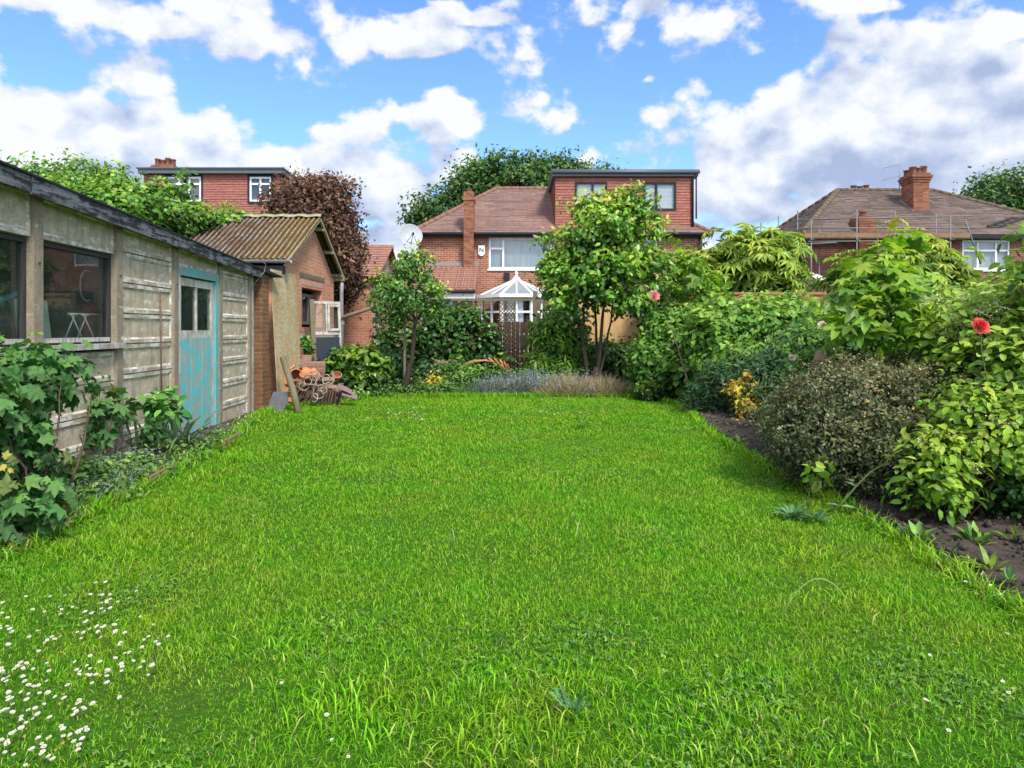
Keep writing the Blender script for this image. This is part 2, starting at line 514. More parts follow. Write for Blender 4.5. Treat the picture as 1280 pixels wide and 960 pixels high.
def mk_grass():
    t = NT('grass_blade'); p = t.pos()
    a = t.n('Attribute', {'attribute_name': 't'}).outputs['Fac']
    rnd = t.n('NewGeometry').outputs['Random Per Island']
    big = t.noise(p, .75, 4, .6); med = t.noise(p, 3.2, 4, .65)
    m = t.math('ADD', t.math('MULTIPLY', big, .5), t.math('MULTIPLY', med, .5))
    c1 = t.ramp(rnd, [(.0, (.052, .215, .005)), (.45, (.118, .40, .007)), (.8, (.22, .55, .014)), (.95, (.40, .64, .07)), (1.0, (.56, .52, .22))])
    c2 = t.ramp(rnd, [(.0, (.14, .25, .008)), (.5, (.28, .43, .014)), (.8, (.42, .54, .03)), (.92, (.42, .36, .09)), (1.0, (.54, .38, .17))])
    c = t.mix(t.ramp(m, [(.42, 0), (.64, .8)]), c1, c2)
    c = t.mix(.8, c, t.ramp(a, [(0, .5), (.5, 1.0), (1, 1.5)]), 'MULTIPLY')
    pb = t.bsdf(c, .6, spec=.12)
    tr = t.n('BsdfTranslucent', Color=c).outputs[0]
    return t.done(t.n('MixShader', Fac=.35, i1=pb, i2=tr).outputs[0])


M['grass'] = mk_grass()
L_ = {}
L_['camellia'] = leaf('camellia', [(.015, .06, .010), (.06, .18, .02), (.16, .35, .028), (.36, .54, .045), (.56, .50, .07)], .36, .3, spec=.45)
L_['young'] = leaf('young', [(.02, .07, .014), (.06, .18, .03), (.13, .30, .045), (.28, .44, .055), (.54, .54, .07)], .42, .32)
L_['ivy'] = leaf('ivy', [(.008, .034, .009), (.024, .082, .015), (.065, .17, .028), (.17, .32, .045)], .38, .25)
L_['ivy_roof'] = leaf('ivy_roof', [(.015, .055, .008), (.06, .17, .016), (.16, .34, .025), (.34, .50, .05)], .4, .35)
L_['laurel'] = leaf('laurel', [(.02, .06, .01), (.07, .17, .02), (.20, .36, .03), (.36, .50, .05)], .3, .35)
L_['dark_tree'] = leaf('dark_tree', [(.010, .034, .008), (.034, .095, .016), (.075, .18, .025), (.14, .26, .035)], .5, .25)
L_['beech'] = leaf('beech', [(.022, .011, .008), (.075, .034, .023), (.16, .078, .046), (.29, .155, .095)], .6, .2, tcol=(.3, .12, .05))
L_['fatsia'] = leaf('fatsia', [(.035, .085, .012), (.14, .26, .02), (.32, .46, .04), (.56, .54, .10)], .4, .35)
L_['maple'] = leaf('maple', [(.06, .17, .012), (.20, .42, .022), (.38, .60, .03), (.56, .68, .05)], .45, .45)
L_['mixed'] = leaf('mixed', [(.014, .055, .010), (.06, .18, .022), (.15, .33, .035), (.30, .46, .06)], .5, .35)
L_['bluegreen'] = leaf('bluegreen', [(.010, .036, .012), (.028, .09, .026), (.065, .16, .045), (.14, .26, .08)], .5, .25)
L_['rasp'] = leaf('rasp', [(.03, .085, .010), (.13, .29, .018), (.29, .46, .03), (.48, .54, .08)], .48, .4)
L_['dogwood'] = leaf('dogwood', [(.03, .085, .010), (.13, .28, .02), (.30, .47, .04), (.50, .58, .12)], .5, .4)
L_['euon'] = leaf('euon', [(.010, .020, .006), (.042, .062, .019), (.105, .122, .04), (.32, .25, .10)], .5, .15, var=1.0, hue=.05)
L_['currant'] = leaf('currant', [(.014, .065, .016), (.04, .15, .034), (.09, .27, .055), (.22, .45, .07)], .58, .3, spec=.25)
L_['orange'] = leaf('orange', [(.62, .54, .03), (.82, .68, .06), (.86, .60, .10), (.80, .38, .16)], .5, .4, tcol=(.8, .5, .06))
L_['strap'] = leaf('strap', [(.06, .14, .06), (.15, .27, .14), (.28, .40, .25)], .4, .25)
L_['low'] = leaf('low', [(.02, .065, .012), (.065, .16, .03), (.15, .29, .045), (.32, .42, .09)], .5, .3)
L_['silver'] = leaf('silver', [(.06, .085, .055), (.14, .17, .12), (.24, .27, .22)], .6, .2)
L_['straw'] = leaf('straw', [(.15, .13, .045), (.31, .24, .10), (.43, .34, .17), (.50, .44, .30)], .7, .25)
L_['fmn'] = leaf('forget', [(.30, .38, .64), (.44, .52, .80), (.62, .66, .86)], .7, .3)
L_['lilac'] = leaf('lilac', [(.24, .22, .38), (.38, .36, .55), (.50, .50, .66)], .7, .2)
L_['cream'] = leaf('cream', [(.42, .40, .2), (.6, .56, .34), (.66, .64, .48)], .7, .3)
L_['petal_white'] = leaf('petal_white', [(.72, .72, .68), (.82, .82, .8)], .6, .2, var=.1)
L_['petal_yellow'] = leaf('petal_yellow', [(.6, .35, .03), (.7, .45, .05)], .6, .2, var=.2)
L_['petal_red'] = leaf('petal_red', [(.52, .02, .025), (.70, .045, .05), (.84, .17, .14)], .5, .25, var=.3, tcol=(.8, .06, .05))
L_['petal_pink'] = leaf('petal_pink', [(.72, .5, .42), (.8, .66, .58)], .5, .25, var=.2, tcol=(.8, .6, .5))
L_['petal_rose'] = leaf('petal_rose', [(.7, .2, .22), (.8, .34, .34)], .5, .25, var=.2, tcol=(.8, .3, .3))
L_['dock'] = leaf('dock', [(.04, .13, .03), (.09, .22, .06), (.18, .33, .12)], .45, .3)


# ------------------------------------------------------------------ leaves
def mesh_np(name, V, Fs_flat, starts, tvals, mats, matidx=None):
    me = bpy.data.meshes.new(name)
    me.vertices.add(len(V)); me.vertices.foreach_set('co', V.astype(np.float32).ravel())
    me.loops.add(len(Fs_flat)); me.loops.foreach_set('vertex_index', Fs_flat.astype(np.int32))
    me.polygons.add(len(starts)); me.polygons.foreach_set('loop_start', starts.astype(np.int32))
    for m in (mats if isinstance(mats, (list, tuple)) else [mats]): me.materials.append(m)
    if matidx is not None: me.polygons.foreach_set('material_index', matidx.astype(np.int32))
    a = me.attributes.new('t', 'FLOAT', 'POINT'); a.data.foreach_set('value', tvals.astype(np.float32))
    me.update(calc_edges=True)
    return me


class Tmpl:
    def __init__(s, v, f):
        s.v = np.array(v, float); s.f = f
        s.flat = np.array([i for q in f for i in q]); s.cnt = np.array([len(q) for q in f])


T = {}
T['ovate'] = Tmpl([(0, 0, 0), (-.26, .28, .07), (.26, .28, .07), (0, .33, 0), (-.22, .68, .03), (.22, .68, .03), (0, .7, -.04), (0, 1, -.14)],
                  [(0, 3, 1), (0, 2, 3), (1, 3, 6, 4), (3, 2, 5, 6), (4, 6, 7), (6, 5, 7)])
T['round'] = Tmpl([(0, 0, 0), (-.36, .25, .06), (.36, .25, .06), (0, .35, 0), (-.34, .66, .03), (.34, .66, .03), (0, .7, -.02), (0, 1, -.1)],
                  [(0, 3, 1), (0, 2, 3), (1, 3, 6, 4), (3, 2, 5, 6), (4, 6, 7), (6, 5, 7)])
T['dia'] = Tmpl([(0, 0, 0), (-.27, .45, .07), (0, 1, -.06), (.27, .45, .07)], [(0, 2, 1), (0, 3, 2)])
T['lance'] = Tmpl([(0, 0, 0), (-.10, .35, .05), (.10, .35, .05), (-.08, .7, .0), (.08, .7, 0), (0, 1, -.16)],
                  [(0, 2, 1), (1, 2, 4, 3), (3, 4, 5)])
T['tiny'] = Tmpl([(0, 0, 0), (-.2, .5, .06), (0, 1, 0), (.2, .5, .06)], [(0, 3, 2, 1)])


def star(tips, notch=.42, cx=.36, cup=.05):
    """palmate lobed leaf as a fan; tips: (angle from the leaf axis in degrees, length)"""
    pts = [(0, 0, 0)]
    tips = sorted(tips)
    for i, (a, l) in enumerate(tips):
        r = math.radians(a)
        for da, k in ((-13, .72), (0, 1.0), (13, .72)):
            q = r + math.radians(da)
            pts.append((math.sin(q) * l * k, cx + math.cos(q) * l * k, -.22 * l * k * k))
        if i < len(tips) - 1:
            a2 = (a + tips[i + 1][0]) / 2; l2 = min(l, tips[i + 1][1]) * notch; q = math.radians(a2)
            pts.append((math.sin(q) * l2, cx + math.cos(q) * l2, cup))
    n = len(pts)
    pts.append((0, cx, 0))
    return Tmpl(pts, [(n, i, (i + 1) % n) for i in range(n)])


T['maple'] = star([(-125, .34), (-62, .52), (0, .64), (62, .52), (125, .34)], .58)
T['currant'] = star([(-115, .36), (-55, .50), (0, .60), (55, .50), (115, .36)], .66)
T['orangeleaf'] = star([(-110, .36), (-50, .5), (0, .6), (50, .5), (110, .36)], .4)


T['petal'] = Tmpl([(-.1, 0, 0), (.1, 0, 0), (-.42, .5, .12), (.42, .5, .12), (0, .5, -.02), (-.3, .92, .05), (.3, .92, .05), (0, 1.0, -.02)],
                  [(0, 1, 4), (0, 4, 2), (1, 3, 4), (2, 4, 7, 5), (4, 3, 6, 7)])


def palm(nl=8, spread=260, w=.09):
    v, f = [], []
    for k in range(nl):
        a = math.radians(-spread / 2 + spread * k / (nl - 1)); l = .72 - .22 * abs(a) / math.radians(spread / 2)
        d = np.array((math.sin(a), math.cos(a))); p = np.array((d[1], -d[0]))
        b = len(v); o = np.array((0, .2))
        for (s, c, z) in ((0, 0, .0), (.45, -w, .02), (.45, w, .02), (1, 0, -.22)):
            q = o + d * s * l + p * c
            v.append((q[0], q[1], z))
        f += [(b, b + 2, b + 3), (b, b + 3, b + 1)]
    return Tmpl(v, f)


T['palm'] = palm()
T['tri3'] = Tmpl(sum([[(o[0] + math.cos(a) * x * .62 + math.sin(a) * y * .62, o[1] - math.sin(a) * x * .62 + math.cos(a) * y * .62, z) for (x, y, z) in ((0, 0, 0), (-.34, .42, .05), (.34, .42, .05), (0, 1, -.15))]
                      for (o, a) in (((0, .32), 0), ((-.02, .28), -1.25), ((.02, .28), 1.25))], []),
                 sum([[(b, b + 2, b + 3), (b, b + 3, b + 1)] for b in (0, 4, 8)], []))


def norm(a):
    return a / np.maximum(np.linalg.norm(a, axis=-1, keepdims=True), 1e-9)


def leaf_mesh(name, P, N, D, S, tv, tmpl, mat, curl=None):
    tm = T[tmpl] if isinstance(tmpl, str) else tmpl
    N = norm(N); D = norm(D - N * (D * N).sum(1, keepdims=True)); X = np.cross(D, N)
    n, K = len(P), len(tm.v)
    V = P[:, None, :] + S[:, None, None] * (tm.v[None, :, 0:1] * X[:, None] + tm.v[None, :, 1:2] * D[:, None] + tm.v[None, :, 2:3] * N[:, None])
    flat = (np.arange(n)[:, None] * K + tm.flat[None]).ravel()
    cnt = np.tile(tm.cnt, n); starts = np.concatenate([[0], np.cumsum(cnt)[:-1]])
    return mesh_np(name, V.reshape(-1, 3), flat, starts, np.repeat(tv, K), mat)


def E(px, py, Y, rx, rz, ry=None):
    """ellipsoid given where it stands: centre at depth Y, radii as seen"""
    c = at(px, py, Y); s = Y / F
    return (c.x, c.y, c.z, rx * s, ry if ry is not None else rx * s * .9, rz * s)


def crown(blobs, ncl, per, spread, seed, up=.55, rnd=.55, droop=.3, shell=.45, size=.08, sizevar=.35, zmin=.02, tbias=0.0, front=0.0, out=.8):
    g = np.random.default_rng(seed)
    B = np.array(blobs, float)
    area = (B[:, 3] * B[:, 5]) ** 1.0; pr = area / area.sum()
    k = g.choice(len(B), ncl, p=pr)
    u = norm(g.normal(size=(ncl, 3)))
    r = shell + (1 - shell) * g.random(ncl) ** .6
    r *= 1 + .13 * np.sin(u[:, 0] * 7 + seed) * np.cos(u[:, 2] * 6 + seed * .7)
    C = B[k, :3] + u * B[k, 3:6] * r[:, None]
    ctr = B[k, :3]
    keep = C[:, 2] > zmin
    C, ctr, u, k, r = C[keep], ctr[keep], u[keep], k[keep], r[keep]
    n = len(C)
    sp = spread * (.6 + .8 * g.random(n))
    cnt = np.maximum(1, (per * (.5 + g.random(n))).astype(int))
    idx = np.repeat(np.arange(n), cnt)
    P = C[idx] + g.normal(size=(len(idx), 3)) * sp[idx][:, None] * np.array((1, 1, .8))
    O = norm(P - ctr[idx] + (P - C[idx]) * 1.5)
    N = norm(O * out + np.array((0, 0, up)) + g.normal(size=P.shape) * rnd)
    D = norm(O * .7 + g.normal(size=P.shape) * .8 + np.array((0, 0, -droop)))
    S = size * (1 + sizevar * (g.random(len(P)) * 2 - 1))
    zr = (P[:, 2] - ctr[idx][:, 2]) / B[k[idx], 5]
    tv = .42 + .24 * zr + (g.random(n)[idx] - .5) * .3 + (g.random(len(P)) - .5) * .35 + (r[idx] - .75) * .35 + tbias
    ok = P[:, 2] > zmin
    return P[ok], N[ok], D[ok], S[ok], np.clip(tv[ok], 0, 1), C


def foliage(parent, blobs, ncl, per, spread, size, tmpl, mat, seed, name='foliage', loc=None, **kw):
    P, N, D, S, tv, C = crown(blobs, ncl, per, spread, seed, size=size, **kw)
    me = leaf_mesh(name, P, N, D, S, tv, tmpl, L_[mat])
    o = link_mesh(name, me, parent, loc)
    return o, C


def curve(p, q, bend=(0, 0, 0), n=6, jit=0.0, rg=None):
    p, q, b = Vector(p), Vector(q), Vector(bend)
    out = []
    for i in range(n + 1):
        t = i / n
        v = p.lerp(q, t) + b * (4 * t * (1 - t))
        if jit and 0 < i < n: v += Vector((rg.uniform(-jit, jit), rg.uniform(-jit, jit), rg.uniform(-jit, jit) * .5))
        out.append(v)
    return out


def twigs(mb, starts, ends, r0, seed, n=7, sag=.15, jit=.02):
    """thin tapering branches from points on the stem towards the leaf clumps"""
    rg = random.Random(seed)
    for e in ends:
        e = Vector(e)
        s = min(starts, key=lambda q: (Vector(q) - e).length * rg.uniform(.7, 1.3))
        L = (e - Vector(s)).length
        pts = curve(s, e, (rg.uniform(-.1, .1) * L, rg.uniform(-.1, .1) * L, -sag * L * .5), n, jit, rg)
        mb.tube(pts, [r0 * (1 - .8 * i / n) for i in range(n + 1)], 5)


def pick(C, n, seed):
    g = np.random.default_rng(seed)
    return C[g.choice(len(C), min(n, len(C)), replace=False)]


def bush(name, label, cat, base, blobs, ncl, per, spread, size, tmpl, mat, seed, stems=8, sr=.012, smat='stem_brown', group=None, **kw):
    t = thing(name, label, cat, base, group)
    _, C = foliage(t, blobs, ncl, per, spread, size, tmpl, mat, seed, **kw)
    if stems:
        mb = MB()
        b = Vector(base); rg = random.Random(seed)
        starts = [b + Vector((rg.uniform(-.12, .12), rg.uniform(-.1, .1), -.02)) for _ in range(5)]
        twigs(mb, starts, pick(C, stems, seed), sr, seed, sag=-.3)
        mb.build('stem', M[smat], t)
    return t


def blades(name, parent, roots, seed, L=(.25, .5), w=.02, mat='strap', spread=.7, droop=.6, segs=5, loc=None, tmid=.5):
    """strap leaves arching from their roots"""
    g = random.Random(seed); V, Fl, st, tv = [], [], [], []
    for p in roots:
        p = Vector(p); a = g.uniform(0, 2 * math.pi); out = Vector((math.cos(a), math.sin(a), 0)); sd = Vector((-out.y, out.x, 0))
        l = g.uniform(*L); tilt = g.uniform(.1, spread); dr = droop * g.uniform(.4, 1.3); tt = min(1, max(0, tmid + g.uniform(-.35, .35)))
        b = len(V); q = p.copy(); ang = tilt
        for i in range(segs + 1):
            ww = w * (1 - (i / segs) ** 2.2) * .5 + .0008
            V.append(q + sd * ww + Vector((0, 0, ww * .4))); V.append(q - sd * ww + Vector((0, 0, ww * .4))); tv += [tt * (.6 + .4 * i / segs)] * 2
            q = q + (out * math.sin(ang) + Vector((0, 0, 1)) * math.cos(ang)) * (l / segs)
            ang += dr / segs * 2.0
        for i in range(segs):
            st.append(len(Fl)); Fl += [b + 2 * i, b + 2 * i + 1, b + 2 * i + 3, b + 2 * i + 2]
    me = mesh_np(name, np.array([tuple(v) for v in V]), np.array(Fl), np.array(st), np.array(tv), L_[mat])
    return link_mesh(name, me, parent, loc)


def grass_mesh(name, P, L, W, seed, t0=None, lean=.55):
    """two-segment blades rooted at P (n,3)"""
    g = np.random.default_rng(seed); n = len(P)
    az = g.random(n) * 2 * math.pi; out = np.stack([np.cos(az), np.sin(az), 0 * az], 1)
    fa = az + math.pi / 2 + g.normal(size=n) * .6
    sd = np.stack([np.cos(fa), np.sin(fa), 0 * az], 1)
    ln = np.abs(g.normal(size=n)) * lean + .08
    up = np.array((0, 0, 1.0))
    m = P + (up * np.cos(ln)[:, None] + out * np.sin(ln)[:, None]) * (L * .55)[:, None]
    ln2 = ln + .35 + g.random(n) * .7
    tp = m + (up * np.cos(ln2)[:, None] + out * np.sin(ln2)[:, None]) * (L * .5)[:, None]
    V = np.stack([P - sd * W[:, None] * .5, P + sd * W[:, None] * .5, m + sd * W[:, None] * .42, m - sd * W[:, None] * .42, tp], 1)
    V[..., 2] = np.maximum(V[..., 2], .003)
    flat = (np.arange(n)[:, None] * 5 + np.array([0, 1, 2, 3, 3, 2, 4])[None]).ravel()
    starts = (np.arange(n)[:, None] * 7 + np.array([0, 4])[None]).ravel()
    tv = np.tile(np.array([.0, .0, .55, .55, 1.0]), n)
    return mesh_np(name, V.reshape(-1, 3), flat, starts, tv, M['grass'])


def interp(y, pts):
    return np.interp(y, [p[0] for p in pts], [p[1] for p in pts])


XL = [(-3, -2.6), (0, -2.78), (4, -2.98), (6.25, -3.14), (8.2, -3.3), (10, -3.72), (11.3, -3.98), (12.0, -3.9), (12.6, -3.2), (13.4, -2.9), (14.2, -2.6)]
XR = [(-3, 2.45), (0, 2.42), (3.33, 2.45), (4, 2.49), (4.93, 2.55), (6.6, 2.54), (8.2, 2.55), (9.55, 2.66), (11, 2.90), (12, 3.03), (13, 2.85), (13.6, 2.3), (14.2, 1.6)]
YFAR = 13.95


# ================================================================== ground
def sheet(name, pts, z, mat, kind='structure'):
    mb = MB(); mb.poly([(x, y, z) for x, y in pts], 0)
    o = mb.build(name, mat); o['kind'] = kind
    return o


sheet('ground', [(-400, -60), (400, -60), (400, 700), (-400, 700)], 0.0, M['ground'])
ys = np.linspace(-2.5, 13.9, 40)
sheet('lawn', [(float(interp(y, XL)), float(y)) for y in ys][::-1] + [(float(interp(y, XR)), float(y)) for y in ys], .004, M['turf'])


def soil_bed(name, xf0, xf1, y0, y1, nx, ny, amp, seed, z=.008):
    V, Fc = [], []
    for j in range(ny + 1):
        y = y0 + (y1 - y0) * j / ny
        a, b = xf0(y), xf1(y)
        for i in range(nx + 1):
            x = a + (b - a) * i / nx
            e = min(1, i / 2.5, (nx - i) / 2.5)
            h = (mnoise.noise((x * 3, y * 3, seed)) * .5 + mnoise.noise((x * 9, y * 9, seed)) * .35 + mnoise.noise((x * 24, y * 24, seed)) * .25 + .5) * amp
            V.append((x, y, z + max(0, h) * max(.15, e)))
    for j in range(ny):
        for i in range(nx):
            k = j * (nx + 1) + i
            Fc.append((k, k + 1, k + nx + 2, k + nx + 1))
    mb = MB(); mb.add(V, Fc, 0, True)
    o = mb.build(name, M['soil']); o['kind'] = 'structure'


soil_bed('flower_bed', lambda y: float(interp(y, XR)) - .06, lambda y: 5.9, 0.5, 13.6, 60, 170, .085, 3)
soil_bed('border_bed', lambda y: -3.62 - .0575 * y, lambda y: float(interp(y, XL)) + .03, 1.0, 11.6, 10, 110, .05, 7)
soil_bed('back_bed', lambda y: -4.1, lambda y: 5.9, 13.93, 17.4, 80, 40, .06, 11)

Z = Vector((0, 0, 1)); UX = Vector((1, 0, 0)); NY = Vector((0, -1, 0))


def window(parent, o, u, n, x0, x1, z0, z1, rec=.06, mull=(), trans=(), fm='white_upvc', fw=.055, back=None, name='window', pm='pane', dep=.05, backname='curtain_or_dark_room', bd=.10, label=None):
    o, u, n = Vector(o), Vector(u), Vector(n)
    mb = MB()
    mb.obox(o, u, n, x0, x0 + fw, z0, z1, -rec - dep, -rec)
    mb.obox(o, u, n, x1 - fw, x1, z0, z1, -rec - dep, -rec)
    mb.obox(o, u, n, x0 + fw, x1 - fw, z0, z0 + fw, -rec - dep, -rec)
    mb.obox(o, u, n, x0 + fw, x1 - fw, z1 - fw, z1, -rec - dep, -rec)
    for m in mull: mb.obox(o, u, n, m - fw / 2, m + fw / 2, z0 + fw, z1 - fw, -rec - dep + .002, -rec + .002)
    for (a, b, z) in trans: mb.obox(o, u, n, a, b, z - fw / 2, z + fw / 2, -rec - dep + .004, -rec + .004)
    w = mb.build(name, M[fm], parent)
    if label: w['label'] = label
    g = MB(); d = -rec - dep * .6
    g.quad(*[o + u * x + Z * z + n * d for x, z in ((x0 + fw * .5, z0 + fw * .5), (x1 - fw * .5, z0 + fw * .5), (x1 - fw * .5, z1 - fw * .5), (x0 + fw * .5, z1 - fw * .5))])
    g.build('pane', M[pm], w)
    if back:  # dark and dim sheets stand in for unlit rooms; net ones are curtains
        g = MB(); d = -rec - dep - bd
        g.quad(*[o + u * x + Z * z + n * d for x, z in ((x0 - .1, z0 - .1), (x1 + .1, z0 - .1), (x1 + .1, z1 + .1), (x0 - .1, z1 + .1))])
        g.build(backname, M[back], w)
    return w


def blinds(w, o, u, n, x0, x1, z0, z1, d, step=.05):
    mb = MB(); o, u, n = Vector(o), Vector(u), Vector(n)
    z = z0
    while z < z1 - step * .5:
        a, b = o + Z * z + n * (d + .006), o + Z * (z + step * .93) + n * (d - .006)
        mb.quad(a + u * x0, a + u * x1, b + u * x1, b + u * x0)
        z += step
    mb.build('blind', M['blind'], w)


# ================================================================== concrete shed on the left
SW = lambda Y: Vector((-3.58 - .0575 * Y, Y, 0))
Y0 = 2.0
SU = Vector((-.0575, 1, 0)).normalized(); SN = Vector((1, .0575, 0)).normalized()
SO = SW(Y0)
sY = lambda Y: (Y - Y0) * math.sqrt(1 + .0575 ** 2)
roofz = lambda Y: 2.568 - .0375 * (Y - 5.08)
SP = lambda s, z, d: SO + SU * s + Z * z + SN * d
shed = thing('concrete_shed', 'long weathered concrete panel shed with turquoise door and dark sloping roof edge', 'shed', SO)
PY = [2.9, 4.30, 5.70, 7.02, 8.36, 9.85, 11.16]
zs_ = lambda s: roofz(Y0 + s) - .06


def panel(mb, s0, s1, z0, z1, rim=.045, rec=.014, slope=False):
    za, zb = (zs_(s0), zs_(s1)) if slope else (z1, z1)
    g = .006
    Q = [(s0 + g, z0 + g), (s1 - g, z0 + g), (s1 - g, zb - g), (s0 + g, za - g)]
    R = [(s0 + rim + .03, z0 + rim), (s1 - rim - .03, z0 + rim), (s1 - rim - .03, zb - rim), (s0 + rim + .03, za - rim)]
    I = [(s0 + rim + .05, z0 + rim + .02), (s1 - rim - .05, z0 + rim + .02), (s1 - rim - .05, zb - rim - .02), (s0 + rim + .05, za - rim - .02)]
    q = [SP(s, z, 0) for s, z in Q]; b = [SP(s, z, -.04) for s, z in Q]; r = [SP(s, z, 0) for s, z in R]; i = [SP(s, z, -rec) for s, z in I]
    for k in range(4):
        j = (k + 1) % 4
        mb.quad(b[k], b[j], q[j], q[k], 0); mb.quad(q[k], q[j], r[j], r[k], 0); mb.quad(r[k], r[j], i[j], i[k], 0)
    mb.quad(*i, 1)


def wall_panel(s0, s1, rows, top=None):
    mb = MB()
    for z0, z1 in rows: panel(mb, s0, s1, z0, z1)
    if top is not None: panel(mb, s0, s1, top, None, slope=True)
    # backing so no light comes through the joints
    for z0, z1 in [(rows[0][0], rows[-1][1])] if rows else []:
        mb.quad(SP(s0, z0, -.045), SP(s1, z0, -.045), SP(s1, z1, -.045), SP(s0, z1, -.045), 1)
    if top is not None:
        mb.quad(SP(s0, top, -.045), SP(s1, top, -.045), SP(s1, zs_(s1), -.045), SP(s0, zs_(s0), -.045), 1)
    mb.build('wall_panel', [M['conc_paint'], M['conc']], shed)


rows7 = [(-.06 + .3157 * k, -.06 + .3157 * (k + 1)) for k in range(7)]
for k in range(len(PY) - 1):
    s0, s1 = sY(PY[k]), sY(PY[k + 1])
    if k == 0: wall_panel(s0, s1, rows7, 2.15)
    elif k in (1, 2):
        wall_panel(s0, s1, [(-.06 + .30 * j, -.06 + .30 * (j + 1)) for j in range(4)], None)
        wall_panel(s0, s1, [], 2.10)
        a, b = s0 + .07, s1 - .06
        w = window(shed, SO, SU, SN, a, b, 1.22, 2.09, .03, fm='black_wood', fw=.035, pm='shed_pane', dep=.05, label='large dirty single pane window in black frame')
        mb = MB(); mb.obox(SO, SU, SN, a + .035, b - .035, 1.235, 1.275, -.055, -.022); mb.build('bead', M['white_old'], w)
        mb = MB()
        mb.obox(SO, SU, SN, a - .02, b + .1, 1.165, 1.215, -.1, .07)
        mb.build('window_sill', M['white_flake'], shed)
    elif k == 3: wall_panel(s0, s1, rows7, 2.15)
    elif k == 4: wall_panel(s0, s1, [], 2.12)
    elif k == 5: wall_panel(s0, s1, rows7, 2.15)
for Y in PY:
    mb = MB(); s = sY(Y); zt = zs_(s) - .02
    mb.obox(SO, SU, SN, s - .06, s + .06, -.05, zt, -.05, .032)
    for z in (.5, 1.9):
        c = SP(s, z, .033)
        mb.lathe(c, [(.014, 0), (.013, .008), (0, .009)], 8, 1, SN)
    mb.build('post', [M['conc_post'], M['rust']], shed)
# end strip and far corner
mb = MB(); s = sY(11.23); mb.obox(SO, SU, SN, s, s + .14, -.05, zs_(s), -.10, .012); mb.build('corner_post', M['white_flake'], shed)
# door bay
sd0, sd1 = sY(8.43), sY(9.79)
mb = MB()
mb.obox(SO, SU, SN, sd0, sd0 + .085, -.03, 2.02, -.08, .015, 0)
mb.obox(SO, SU, SN, sd1 - .10, sd1, -.03, 2.02, -.08, .018, 1)
mb.obox(SO, SU, SN, sd0, sd1, 2.02, 2.125, -.08, .022, 1)
mb.build('door_frame', [M['white_old'], M['teal_full']], shed)
a, b = sd0 + .09, sd1 - .105
mb = MB()
mb.obox(SO, SU, SN, a, a + .09, .02, 2.0, -.07, -.018, 0)
mb.obox(SO, SU, SN, b - .07, b, .02, 2.0, -.07, -.018, 0)
mb.obox(SO, SU, SN, a + .09, b - .07, 1.90, 2.0, -.07, -.019, 0)
mb.obox(SO, SU, SN, a + .09, b - .07, 1.24, 1.34, -.07, -.014, 0)
xm = (a + b) / 2 + .01
mb.obox(SO, SU, SN, xm - .02, xm + .02, 1.34, 1.90, -.065, -.022, 0)
npl = 6; pw = (b - .07 - a - .02) / npl
for j in range(npl):
    x0 = a + .02 + pw * j
    mb.obox(SO, SU, SN, x0 + .004, x0 + pw - .004, .03, 1.24, -.06, -.012 - .003 * (j % 2), 1)
door = mb.build('door', [M['white_old'], M['teal']], shed); door['label'] = 'turquoise plank door with flaking paint and glazed top'
for (x0, x1) in ((a + .09, xm - .02), (xm + .02, b - .07)):
    g = MB(); g.quad(*[SP(x, z, -.045) for x, z in ((x0, 1.34), (x1, 1.34), (x1, 1.90), (x0, 1.90))]); g.build('pane', M['shed_pane'], door)
# body: back, ends, floor, roof, fascia
se = sY(11.3)
mb = MB()
mb.obox(SO, SU, SN, sY(2.9), se, 0, 2.2, -2.7, -2.62)
mb.obox(SO, SU, SN, sY(2.9) - .06, sY(2.9) + .02, 0, 2.45, -2.62, -.06)
mb.obox(SO, SU, SN, se - .08, se, 0, 2.28, -2.62, -.11)
mb.build('back_wall', M['conc_post'], shed)
mb = MB(); mb.obox(SO, SU, SN, sY(2.9), se, 0.01, .03, -2.62, -.06); mb.build('floor', M['soil'], shed)
mb = MB()
sa, sb = sY(2.5), sY(11.42)
za, zb = roofz(2.5), roofz(11.42)
P = [SP(sa, za - .05, .10), SP(sb, zb - .05, .10), SP(sb, zb - .18, -2.85), SP(sa, za - .18, -2.85)]
mb.add([*P, *[p + Z * .045 for p in P]], [(3, 2, 1, 0), (4, 5, 6, 7), (0, 1, 5, 4), (1, 2, 6, 5), (2, 3, 7, 6), (3, 0, 4, 7)])
mb.build('roof', M['corr_edge'], shed)
mb = MB()
for (q0, q1, off) in ((2.5, 5.42, .0), (5.43, 8.6, .006), (8.61, 11.45, .0)):
    A = [(sY(q0), roofz(q0)), (sY(q1), roofz(q1))]
    P = []
    for d in (.105 + off, .135 + off):
        P += [SP(A[0][0], A[0][1] - .145, d), SP(A[1][0], A[1][1] - .135, d), SP(A[1][0], A[1][1] - .005, d), SP(A[0][0], A[0][1] - .005, d)]
    mb.add(P, [(3, 2, 1, 0), (4, 5, 6, 7), (0, 1, 5, 4), (1, 2, 6, 5), (2, 3, 7, 6), (3, 0, 4, 7)])
mb.build('fascia', M['fascia'], shed)
mb = MB()   # thin black felt lip above the fascia
P = []
for d in (-.3, .15):
    P += [SP(sY(2.45), roofz(2.45) - .002, d), SP(sY(11.55), roofz(11.55) - .002, d), SP(sY(11.55), roofz(11.55) + .016, d), SP(sY(2.45), roofz(2.45) + .016, d)]
mb.add(P, [(3, 2, 1, 0), (4, 5, 6, 7), (0, 1, 5, 4), (1, 2, 6, 5), (2, 3, 7, 6), (3, 0, 4, 7)])
